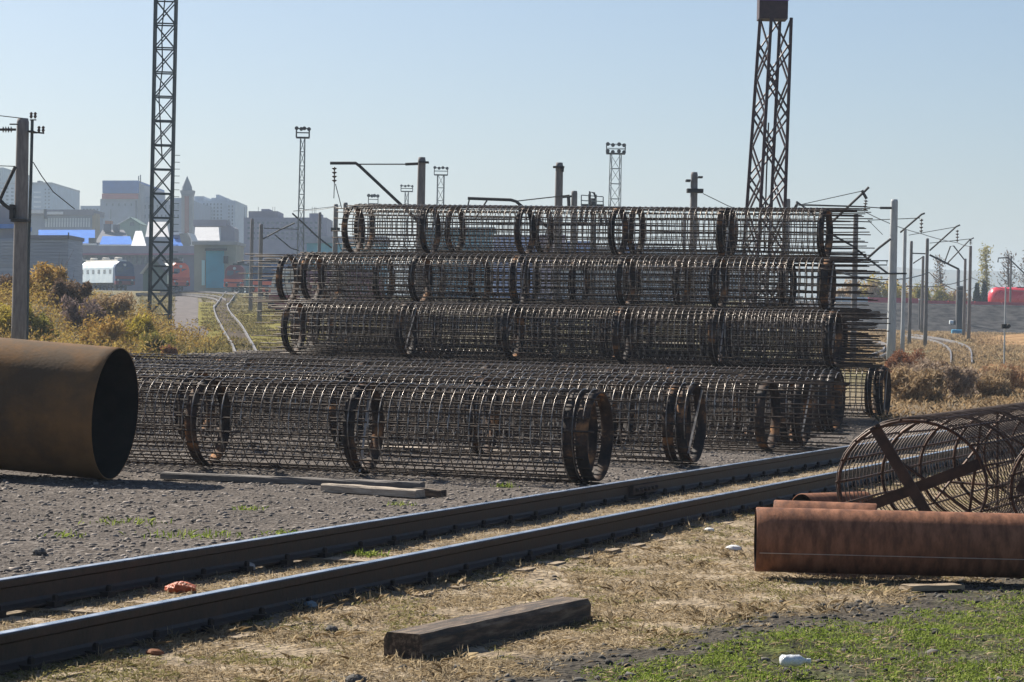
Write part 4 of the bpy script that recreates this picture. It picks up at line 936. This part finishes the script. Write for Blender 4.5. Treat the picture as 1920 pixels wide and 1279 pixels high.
# ================================================================== VEGETATION
STEM = mat('dry_stem', (.12, .085, .06), (.22, .16, .11), 8, .9)
L_YEL = leafmat('yellow_leaves', (.24, .20, .03), (.42, .34, .05), (.54, .42, .08)); L_ORG = leafmat('orange_leaves', (.28, .17, .05), (.44, .28, .08), (.52, .38, .12))
L_BRN = leafmat('brown_dead_leaves', (.09, .06, .045), (.17, .115, .075), (.26, .17, .10)); L_PUR = leafmat('purple_brown_weed', (.10, .075, .075), (.19, .14, .135), (.27, .20, .17))
L_GRN = leafmat('olive_leaves', (.13, .13, .03), (.25, .23, .05), (.38, .32, .08)); L_TAN = leafmat('tan_weed', (.24, .165, .09), (.40, .29, .17), (.50, .38, .24)); L_RED = leafmat('russet_leaves', (.18, .07, .04), (.28, .12, .06), (.36, .19, .1))
L_CON = leafmat('conifer_needles', (.012, .03, .018), (.025, .05, .03), (.05, .07, .035))
def cloud(n_, rx, ry, h, base=.05, clumps=15, up=.82):
    C = np.stack([rng.uniform(-.65, .65, clumps) * rx, rng.uniform(-.65, .65, clumps) * ry, rng.uniform(.25, up, clumps) * h], 1)
    rr = rng.uniform(.16, .40, clumps)
    k = rng.integers(0, clumps, n_); d = rng.normal(size=(n_, 3)); d /= np.linalg.norm(d, axis=1)[:, None]
    rad = rng.random(n_) ** .45
    P_ = C[k] + d * rad[:, None] * rr[k][:, None] * np.array([rx, ry, h * .9]) ; P_[:, 2] = np.maximum(P_[:, 2], base * h * rng.random(n_)); return P_, C
def bush(name, label, x, y, Z, rx, h, n_, m, size, elong=1.6, group=None, ry=None, cat='shrub', stems=9):
    p = at(x, y, Z); zb = gz(p.x, Z) - .05; t = thing(name, label, cat, (p.x, Z, zb), 0, group)
    P_, C = cloud(n_, rx, ry or rx * .8, h); V, Fq = leaf_quads(P_, size, elong); link('foliage', npmesh('foliage', V, Fq, m), t)
    mb = MB()
    for k in range(stems):
        e = C[k % len(C)] * random.uniform(.8, 1.25); mb.tube([(e[0] * .15, e[1] * .15, 0), (e[0] * .55, e[1] * .5, e[2] * .55), tuple(e + np.array([0, 0, .25 * h]))], [.022 * h ** .5, .013 * h ** .5, .004], 5)
        for _ in range(3):
            e2 = e * random.uniform(.6, 1.3) + np.array([random.gauss(0, .2), random.gauss(0, .2), random.uniform(.05, .35)]) * h; mb.tube([tuple(e * .6), tuple(e2)], [.010 * h ** .5, .003], 4)
    link('stems', mb.mesh('stems', STEM), t); return t
SG = 'autumn shrubs on the left mound'
bush('shrub', 'tawny feathery shrub on the crest of the left mound', 95, 530, 104, 1.2, 1.5, 3200, L_ORG, .11, 2.4, SG)
bush('shrub', 'dark brown tangled weed clump in the middle of the left mound', 132, 545, 101, 1.0, 1.5, 3600, L_BRN, .10, 2.4, SG)
bush('shrub', 'grey purple dead shrub on the slope of the left mound', 165, 580, 98, 1.0, 1.35, 3200, L_PUR, .09, 2.2, SG)
bush('shrub', 'yellow leaved shrub at the left picture edge beside the thick pole', 8, 610, 92, 1.1, 1.5, 3200, L_YEL, .10, 1.5, SG)
bush('shrub', 'olive yellow shrub just right of the thick left pole', 68, 605, 92, 1.0, 1.45, 3200, L_GRN, .10, 1.5, SG)
bush('shrub', 'orange leaved shrub low in the middle of the left mound', 196, 612, 92, 1.0, 1.3, 3200, L_ORG, .10, 1.5, SG)
bush('shrub', 'bright yellow shrub at the foot of the teal mast', 262, 600, 96, .95, 1.35, 3400, L_YEL, .095, 1.4, SG)
bush('shrub', 'yellow green shrub right of the teal mast foot', 296, 628, 94, .75, .9, 2400, L_GRN, .09, 1.4, SG)
bush('shrub', 'small russet shrub at the right end of the left mound', 318, 640, 93, .4, .5, 1200, L_RED, .08, 1.5, SG)
bush('shrub', 'brown grass clump on the upper right of the left mound', 205, 555, 103, 1.1, 1.2, 2600, L_TAN, .10, 2.2, SG)
bush('shrub', 'dark dead bramble behind the thick left pole on the mound', 40, 520, 108, 1.4, 1.2, 3000, L_BRN, .11, 2.0, SG)
# undergrowth on the mound: one mass
n_ = 72000; X_ = rng.uniform(-28, -11.6, n_); Y_ = rng.uniform(82, 116, n_); keep = rng.random(n_) < np.clip((-11.2 - X_) / 3, 0, 1); X_, Y_ = X_[keep], Y_[keep]
Pg = np.array([(a, b, gz(a, b) + random.random() ** 1.6 * (.35 + .75 * max(0, .5 + noise.noise((a * .8, b * .8, 3))))) for a, b in zip(X_, Y_)])
V, Fq = leaf_quads(Pg, .085, 1.5); tag(link('undergrowth', npmesh('undergrowth', V, Fq, leafmat('mixed_undergrowth', (.15, .085, .04), (.33, .22, .05), (.44, .33, .10)))), 'low autumn undergrowth covering the left mound', 'undergrowth', kind='stuff')
WG = 'dry weeds right of the stack'
for i, (x, y, Z, rx, h, m_, lab) in enumerate((
    (1712, 745, 60, .65, 1.05, L_TAN, 'tall tan weed clump right beside the lowest cage end'), (1765, 735, 63, .75, 1.15, leafmat('pale_weed', (.24, .18, .14), (.36, .28, .21), (.46, .36, .27)), 'pale grey brown weed clump in front of the bend of track'),
    (1822, 730, 66, .8, 1.0, L_TAN, 'tan weed clump below the pair of slim poles'), (1880, 728, 70, .9, .95, leafmat('pale_russet', (.26, .14, .08), (.38, .23, .13), (.47, .33, .2)), 'russet weed clump near the right edge above the rusty cage'),
    (1925, 725, 74, .9, 1.1, L_TAN, 'tan weed clump cut by the right picture edge'), (1740, 690, 82, .9, 1.0, leafmat('mid_brown_weed', (.17, .11, .07), (.28, .19, .12), (.38, .27, .17)), 'brown weeds behind the other dry clumps'),
    (1700, 700, 88, .7, 1.2, L_RED, 'russet weeds at the foot of the large pale pole'))):
    bush('weed_clump', lab, x, y, Z, rx * 1.35, h * .85, 3600, m_, .062, 2.8, WG, cat='weeds', stems=14)
n_ = 60000; X_ = rng.uniform(6.5, 30, n_); Y_ = rng.uniform(46, 110, n_); k = (X_ / Y_ > .135) & (X_ / Y_ < .25); X_, Y_ = X_[k], Y_[k]
V, Fq = blades(np.array([(a, b, gz(a, b)) for a, b in zip(X_, Y_)]), .17, .005, .7); tag(link('dry_grass', npmesh('dry_grass', V, Fq, L_TAN)), 'tall dry grass around the weeds right of the stack', 'grass', kind='stuff')
n_ = 70000; Y_ = 92 + 230 * rng.random(n_) ** 1.2; X_ = rng.uniform(-.14, -.03, n_) * Y_
k = np.array([noise.noise((a * .25, b * .12, 5)) > -.12 and not (-.127 < a / b < -.1165 and b > 118) for a, b in zip(X_, Y_)]); X_, Y_ = X_[k], Y_[k]
V, Fq = blades(np.array([(a, b, gz(a, b)) for a, b in zip(X_, Y_)]), .26, .016, .8); tag(link('meadow_grass', npmesh('meadow_grass', V, Fq, leafmat('olive_meadow', (.12, .10, .04), (.22, .19, .07), (.33, .27, .13)))), 'rough olive and tan grass around the curved track on the left', 'grass', kind='stuff')
n_ = 70000; Y_ = 100 + 155 * rng.random(n_) ** 1.1; X_ = rng.uniform(.115, .20, n_) * Y_
k = np.array([noise.noise((a * .25, b * .12, 9)) > -.1 for a, b in zip(X_, Y_)]); X_, Y_ = X_[k], Y_[k]
V, Fq = blades(np.array([(a, b, gz(a, b)) for a, b in zip(X_, Y_)]), .28, .016, .8); tag(link('meadow_grass', npmesh('meadow_grass', V, Fq, L_TAN)), 'rough tan grass between the bends of track on the right', 'grass', kind='stuff')
# trees behind the embankment
def tree(name, label, x, Z, ytop, m, n_, size, rxf, sparse=1.0, conif=False, bare=False, group='trees beyond the embankment'):
    tp_ = at(x, ytop, Z); zb = gz(tp_.x, Z); h = tp_.z - zb; t = thing(name, label, 'tree', (tp_.x, Z, zb), 0, group); mb = MB(); tips = []
    mb.tube([(0, 0, 0), (.03 * h, 0, .4 * h), (0, 0, h * .95)], [.03 * h, .02 * h, .004 * h], 7)
    for k in range(26 if not conif else 10):
        f_ = .2 + .75 * k / 26; a = k * 2.4; L_ = rxf * h * (1 - f_ * .7) * random.uniform(.6, 1.1); e = Vector((math.cos(a) * L_, math.sin(a) * L_, f_ * h + L_ * (.8 if not conif else -.2)))
        s0 = Vector((0, 0, f_ * h)); mb.tube([s0, s0.lerp(e, .5) + Vector((0, 0, -.02 * h)), e], [.010 * h, .007 * h, .002 * h], 4); tips.append((s0, e))
        if bare:
            for q in range(5):
                p0 = s0.lerp(e, random.uniform(.4, 1)); mb.tube([p0, p0 + Vector((random.uniform(-1, 1), random.uniform(-1, 1), random.uniform(.2, 1))) * L_ * .5], [.004 * h, .0012 * h], 3)
    link('trunk', mb.mesh('trunk', mat('tree_bark', (.09, .075, .065), (.15, .13, .11), 3, .95)), t)
    if n_:
        if conif:
            f_ = rng.random(n_) ** .7; a = rng.random(n_) * 6.283; rr = rxf * h * (1 - f_) * (.35 + .65 * rng.random(n_)); P_ = np.stack([rr * np.cos(a), rr * np.sin(a), h * (.06 + .93 * f_) - rr * .3], 1)
        else:
            k = rng.integers(0, len(tips), n_); u = rng.uniform(.25, 1.1, n_)[:, None]; A_ = np.array([q[0] for q in tips])[k]; E_ = np.array([q[1] for q in tips])[k]
            P_ = A_ + (E_ - A_) * u + rng.normal(size=(n_, 3)) * .045 * h
        V, Fq = leaf_quads(P_, size, 1.4); link('crown', npmesh('crown', V, Fq, m), t)
tree('poplar_tree', 'tall yellowing poplar with a bare top beyond the embankment', 1848, 345, 458, leafmat('pale_poplar_leaves', (.22, .20, .08), (.34, .31, .12), (.42, .38, .18)), 620, .34, .08)
tree('bare_tree', 'bare branching tree behind the slim right hand poles', 1762, 360, 478, L_BRN, 260, .3, .22, bare=True)
tree('bare_tree', 'bare tree left of the hooked bracket, above the tank wagon', 1890, 350, 470, L_BRN, 200, .3, .22, bare=True)
tree('bare_tree', 'bare tree at the right edge above the tank wagon', 1925, 370, 475, L_BRN, 200, .3, .25, bare=True)
tree('conifer_tree', 'small dark conifer left of the red tank wagon', 1832, 325, 532, L_CON, 2400, .35, .24, conif=True)
tree('conifer_tree', 'small dark conifer touching the end of the red tank wagon', 1846, 330, 528, L_CON, 2400, .35, .2, conif=True)
HG = 'shrubs along the embankment crest'
for x, Z, rx, h, m_, lab in ((1650, 322, 3.2, 5.0, L_YEL, 'olive yellow shrub thicket behind the large pale pole'), (1600, 322, 3.5, 4.4, L_TAN, 'tan shrub thicket behind the protruding bar ends'), (1700, 325, 3.2, 4.4, L_ORG, 'orange brown shrub between the slim right hand poles'), (1745, 322, 3.0, 4.2, L_GRN, 'green shrub behind the fourth right hand pole'), (1785, 326, 3.0, 3.9, L_TAN, 'tan shrub left of the pair of poles below the poplar')):
    bush('crest_shrub', lab, x, 560, Z, rx, h, 2600, m_, .34, 1.4, HG, stems=6)

# ================================================================== FOREGROUND COVER AND LITTER
def gl(X, Y):
    l = lat(X, Y); z = noise.noise((X * .5, Y * .5, 0)) * .03 + noise.noise((X * 1.7, Y * 1.7, 1)) * .016 + (noise.noise((X * 5, Y * 5, 2)) * .012 if Y < 37 else 0)
    if l > HALF + .1: z -= .03 * smooth(HALF + .1, HALF + .6, l)
    if l < -HALF - .1: z += .015
    return z - .012
dry_, grn_, btw_, olv_ = [], [], [], []
for _ in range(430000):
    Y = 11 + 24 * random.random() ** 1.5; X = random.uniform(-.205, .21) * Y; l = lat(X, Y)
    if l < HALF + .03:
        if l > -HALF + .06 and l < HALF - .06 and random.random() < .4: btw_.append((X, Y, gl(X, Y)))
        continue
    d, g, s_ = zones(X, Y); u = random.random()
    dens = .62 + 1.3 * noise.noise((X * 2.2, Y * 2.2, 40)) + .6 * noise.noise((X * 7, Y * 7, 41))
    pg = g * max(0, .68 + 1.7 * noise.noise((X * 3.1, Y * 2.2, 70)) + .7 * noise.noise((X * 9, Y * 7, 71)))
    if u < pg: grn_.append((X, Y, gl(X, Y)))
    elif u < pg + d * dens + g * .10: (olv_ if noise.noise((X * 1.3, Y * 1.1, 90)) + .5 * noise.noise((X * 6, Y * 5, 91)) > .16 and u < .5 else dry_).append((X, Y, gl(X, Y)))
L_DRY = leafmat('dry_grass_blades', (.25, .19, .115), (.44, .355, .235), (.58, .485, .335)); L_FRESH = leafmat('green_grass_blades', (.09, .125, .02), (.20, .28, .045), (.37, .41, .12))
for nm, pts, h, wd, ln, m_, lab in (('dry_grass', dry_, .027, .0021, 1.7, L_DRY, 'short matted dry grass in front of the rails'), ('green_grass', grn_, .022, .0032, 1.2, L_FRESH, 'fresh green grass in the lower right corner'), ('olive_grass', olv_, .026, .0023, 1.4, leafmat('olive_grass_blades', (.15, .14, .05), (.27, .25, .10), (.40, .36, .18)), 'olive tinged grass patches among the dry grass before the rails'), ('track_grass', btw_, .028, .0026, 1.5, L_DRY, 'dry grass growing between the two rails')):
    V, Fq = blades(np.array(pts), h, wd, ln); tag(link(nm, npmesh(nm, V, Fq, m_)), lab, 'grass', kind='stuff')
# tufts
tp = []
for _ in range(200):
    Y = 11.5 + 9 * random.random(); X = random.uniform(-.2, .2) * Y; l = lat(X, Y)
    if l < HALF + .1 or zones(X, Y)[0] < .5: continue
    tp += [(X + random.gauss(0, .06), Y + random.gauss(0, .06), gl(X, Y)) for _ in range(26)]
for _ in range(60):
    d = random.uniform(-12, 10); p = MID0 + TD * d + TN * (HALF + random.uniform(.08, .22)); tp += [(p.x + random.gauss(0, .02), p.y + random.gauss(0, .02), gl(p.x, p.y)) for _ in range(12)]
V, Fq = blades(np.array(tp), .06, .0018, 1.1); tag(link('grass_tufts', npmesh('grass_tufts', V, Fq, L_DRY)), 'scattered taller dry grass tufts in front of the rails', 'grass', kind='stuff')
tg = []
for (x, y, k, sp_) in ((682, 1040, 130, .06), (395, 1008, 70, .16), (330, 1004, 50, .18), (130, 1010, 26, .1), (465, 958, 50, .08), (750, 945, 40, .08), (945, 915, 60, .06), (240, 980, 80, .15), (540, 1000, 60, .1)):
    p = hit(x, y); tg += [(p.x + random.gauss(0, sp_), p.y + random.gauss(0, sp_), gl(p.x, p.y)) for _ in range(k)]
V, Fq = blades(np.array(tg), .05, .005, .8); tag(link('green_weeds', npmesh('green_weeds', V, Fq, L_FRESH)), 'sparse green weeds in the grey gravel', 'weeds', kind='stuff')
# stones
def ico():
    t_ = (1 + 5 ** .5) / 2; v_ = np.array([(-1, t_, 0), (1, t_, 0), (-1, -t_, 0), (1, -t_, 0), (0, -1, t_), (0, 1, t_), (0, -1, -t_), (0, 1, -t_), (t_, 0, -1), (t_, 0, 1), (-t_, 0, -1), (-t_, 0, 1)], float); v_ /= np.linalg.norm(v_[0])
    f_ = np.array([(0, 11, 5), (0, 5, 1), (0, 1, 7), (0, 7, 10), (0, 10, 11), (1, 5, 9), (5, 11, 4), (11, 10, 2), (10, 7, 6), (7, 1, 8), (3, 9, 4), (3, 4, 2), (3, 2, 6), (3, 6, 8), (3, 8, 9), (4, 9, 5), (2, 4, 11), (6, 2, 10), (8, 6, 7), (9, 8, 1)]); return v_, f_
IV, IF = ico()
def stones(name, label, pts, sizes, m):
    n_ = len(pts); V = IV[None] * (1 + rng.normal(size=(n_, 12, 1)) * .18); V = V * (np.array(sizes)[:, None, None]) * np.stack([rng.uniform(.7, 1.4, n_), rng.uniform(.7, 1.4, n_), rng.uniform(.4, .8, n_)], 1)[:, None]
    a = rng.random(n_) * 6.283; c_, s_ = np.cos(a)[:, None], np.sin(a)[:, None]; V = np.stack([V[..., 0] * c_ - V[..., 1] * s_, V[..., 0] * s_ + V[..., 1] * c_, V[..., 2]], -1) + np.array(pts)[:, None]
    Fq = (IF[None] + 12 * np.arange(n_)[:, None, None]).reshape(-1, 3); tag(link(name, npmesh(name, V.reshape(-1, 3), Fq, m)), label, 'stones', kind='stuff')
gp, gs, cp, cs = [], [], [], []
for _ in range(52000):
    Y = 14 + 34 * random.random() ** 1.3; X = random.uniform(-.21, .2) * Y; l = lat(X, Y)
    if l > -HALF - .1: continue
    gp.append((X, Y, gl(X, Y))); gs.append(.005 + .026 * random.random() ** 4)
for _ in range(26000):
    Y = 11 + 11 * random.random(); X = random.uniform(-.2, .21) * Y; l = lat(X, Y)
    if l < HALF + .08: continue
    d, g, s_ = zones(X, Y); cl = noise.noise((X * 1.5, Y * 1.5, 60))
    if random.random() < s_ * .5 + max(0, cl - .25) * .35 + (.16 if g > .3 else 0): cp.append((X, Y, gl(X, Y))); cs.append(.005 + .026 * random.random() ** 3)
for _ in range(2600):
    Y = 14.5 + 24 * random.random() ** 1.3; X = random.uniform(-.21, .15) * Y
    if lat(X, Y) > -HALF - .15 or noise.noise((X * .9, Y * .9, 33)) < .02: continue
    cp.append((X, Y, gl(X, Y))); cs.append(.008 + .018 * random.random() ** 2)
stones('gravel_stones', 'loose grey gravel behind the rails', gp, gs, mat('gravel_stone', (.075, .062, .053), (.32, .275, .235), island=True, c3=(.15, .128, .11), rough=.9))
stones('soil_clods', 'dark soil clods and stones along the edge of the green grass', cp, cs, mat('dark_clod', (.03, .028, .025), (.13, .12, .105), island=True, c3=(.05, .046, .041), rough=.95))
# single stones and litter
def rock(label, x, y, r_, m, flat=.7, cat='stone', name='stone'):
    p = hit(x, y); mb = MB(); N1, N2 = 10, 7
    for j in range(N2 + 1):
        th = math.pi * j / N2
        for i in range(N1):
            a = 6.2831853 * i / N1; d = Vector((math.sin(th) * math.cos(a), math.sin(th) * math.sin(a), math.cos(th))); q = d * r_ * (1 + .28 * noise.noise(d * 1.7 + Vector((x, y, 0))))
            mb.v.append((q.x, q.y, q.z * flat))
    for j in range(N2):
        for i in range(N1): mb.f.append((j * N1 + i, j * N1 + (i + 1) % N1, (j + 1) * N1 + (i + 1) % N1, (j + 1) * N1 + i))
    o = link(name, mb.mesh(name, m), None, (p.x, p.y, gl(p.x, p.y) + r_ * flat * .55)); return tag(o, label, cat)
DK = mat('dark_clod_rock', (.05, .047, .043), (.12, .11, .10), 14, .95, bump=.5)
rock('dark stone at the bottom edge left of the timber sleeper end', 668, 1268, .05, DK)
rock('dark stone cluster piece in the dry grass left of the timber sleeper', 622, 1172, .035, DK)
rock('pale round stone lying against the far rail', 465, 1066, .05, mat('pale_stone', (.35, .32, .29), (.46, .43, .40), 12, .9), .8)
rock('dark lump of soil beside the far left gravel edge', 75, 1040, .05, DK)
rock('white crumpled plastic scrap left of the long red brown pipe', 1376, 1022, .06, mat('white_plastic', (.62, .62, .6), (.75, .75, .74), 9, .5, bump=.6), .45, 'litter', 'plastic_scrap')
rock('small white paper scrap by the near rail, left of the pipe', 1330, 991, .045, mat('white_plastic', (.62, .62, .6), (.75, .75, .74), 9, .5, bump=.6), .4, 'litter', 'paper_scrap')
rock('orange plastic bag lying between the two rails', 340, 1110, .10, mat('orange_bag', (.42, .07, .02), (.62, .16, .05), 16, .45, bump=.9), .42, 'litter', 'plastic_bag')
rock('blue grey rag under the near rail left of the sleeper', 582, 1142, .045, mat('blue_rag', (.12, .17, .20), (.2, .25, .28), 14, .8), .7, 'litter', 'rag')
rock('orange brown leaf litter lump by the near rail foot', 290, 1222, .045, L_RED, .4, 'litter', 'leaf_clump')
bt = thing('plastic_bottle', 'crushed clear white plastic bottle on the green grass', 'bottle', hit(1487, 1248)); bp_ = Vector(bt.location)
CLR = mat('frosted_plastic', (.60, .62, .64), (.78, .79, .80), 20, .25, spec=.6, bump=.5)
mb = MB(); prf = [(.010, -.075), (.014, -.068), (.016, -.055), (.033, -.030), (.036, -.01), (.031, .015), (.036, .035), (.034, .055), (.022, .066), (.004, .068)]
mb.lathe(prf, (0, 0, 0), 'x', n=16); mb.v = [(a, b * 1.1, c * .75 + .022 + .006 * noise.noise((a * 40, b * 40, 0))) for a, b, c in mb.v]
o = link('bottle_body', mb.mesh('bottle_body', CLR, True), bt, (0, 0, 0)); o.rotation_euler.z = R(190); o.scale = (1.0, 1, 1.15)
mb = MB(); mb.lathe([(.013, -.09), (.014, -.088), (.014, -.072), (.012, -.07)], (0, 0, .022), 'x', n=12); o = link('cap', mb.mesh('cap', CLR), bt); o.rotation_euler.z = R(190)

# ================================================================== HAZE
hz = MB().box(-5700, 5700, -200, 8000, -1.2, 64)
HM = bpy.data.materials.new('haze_air'); HM.use_nodes = True; hn = HM.node_tree; hn.nodes.clear()
ho = hn.nodes.new('ShaderNodeOutputMaterial'); pv = hn.nodes.new('ShaderNodeVolumePrincipled')
pv.inputs['Color'].default_value = (.66, .81, 1.0, 1); pv.inputs['Density'].default_value = .00030; pv.inputs['Anisotropy'].default_value = .1
hn.links.new(pv.outputs[0], ho.inputs['Volume'])
haze = tag(hz.build('haze', HM), 'thin pale blue autumn haze over the yard', 'haze', kind='stuff')
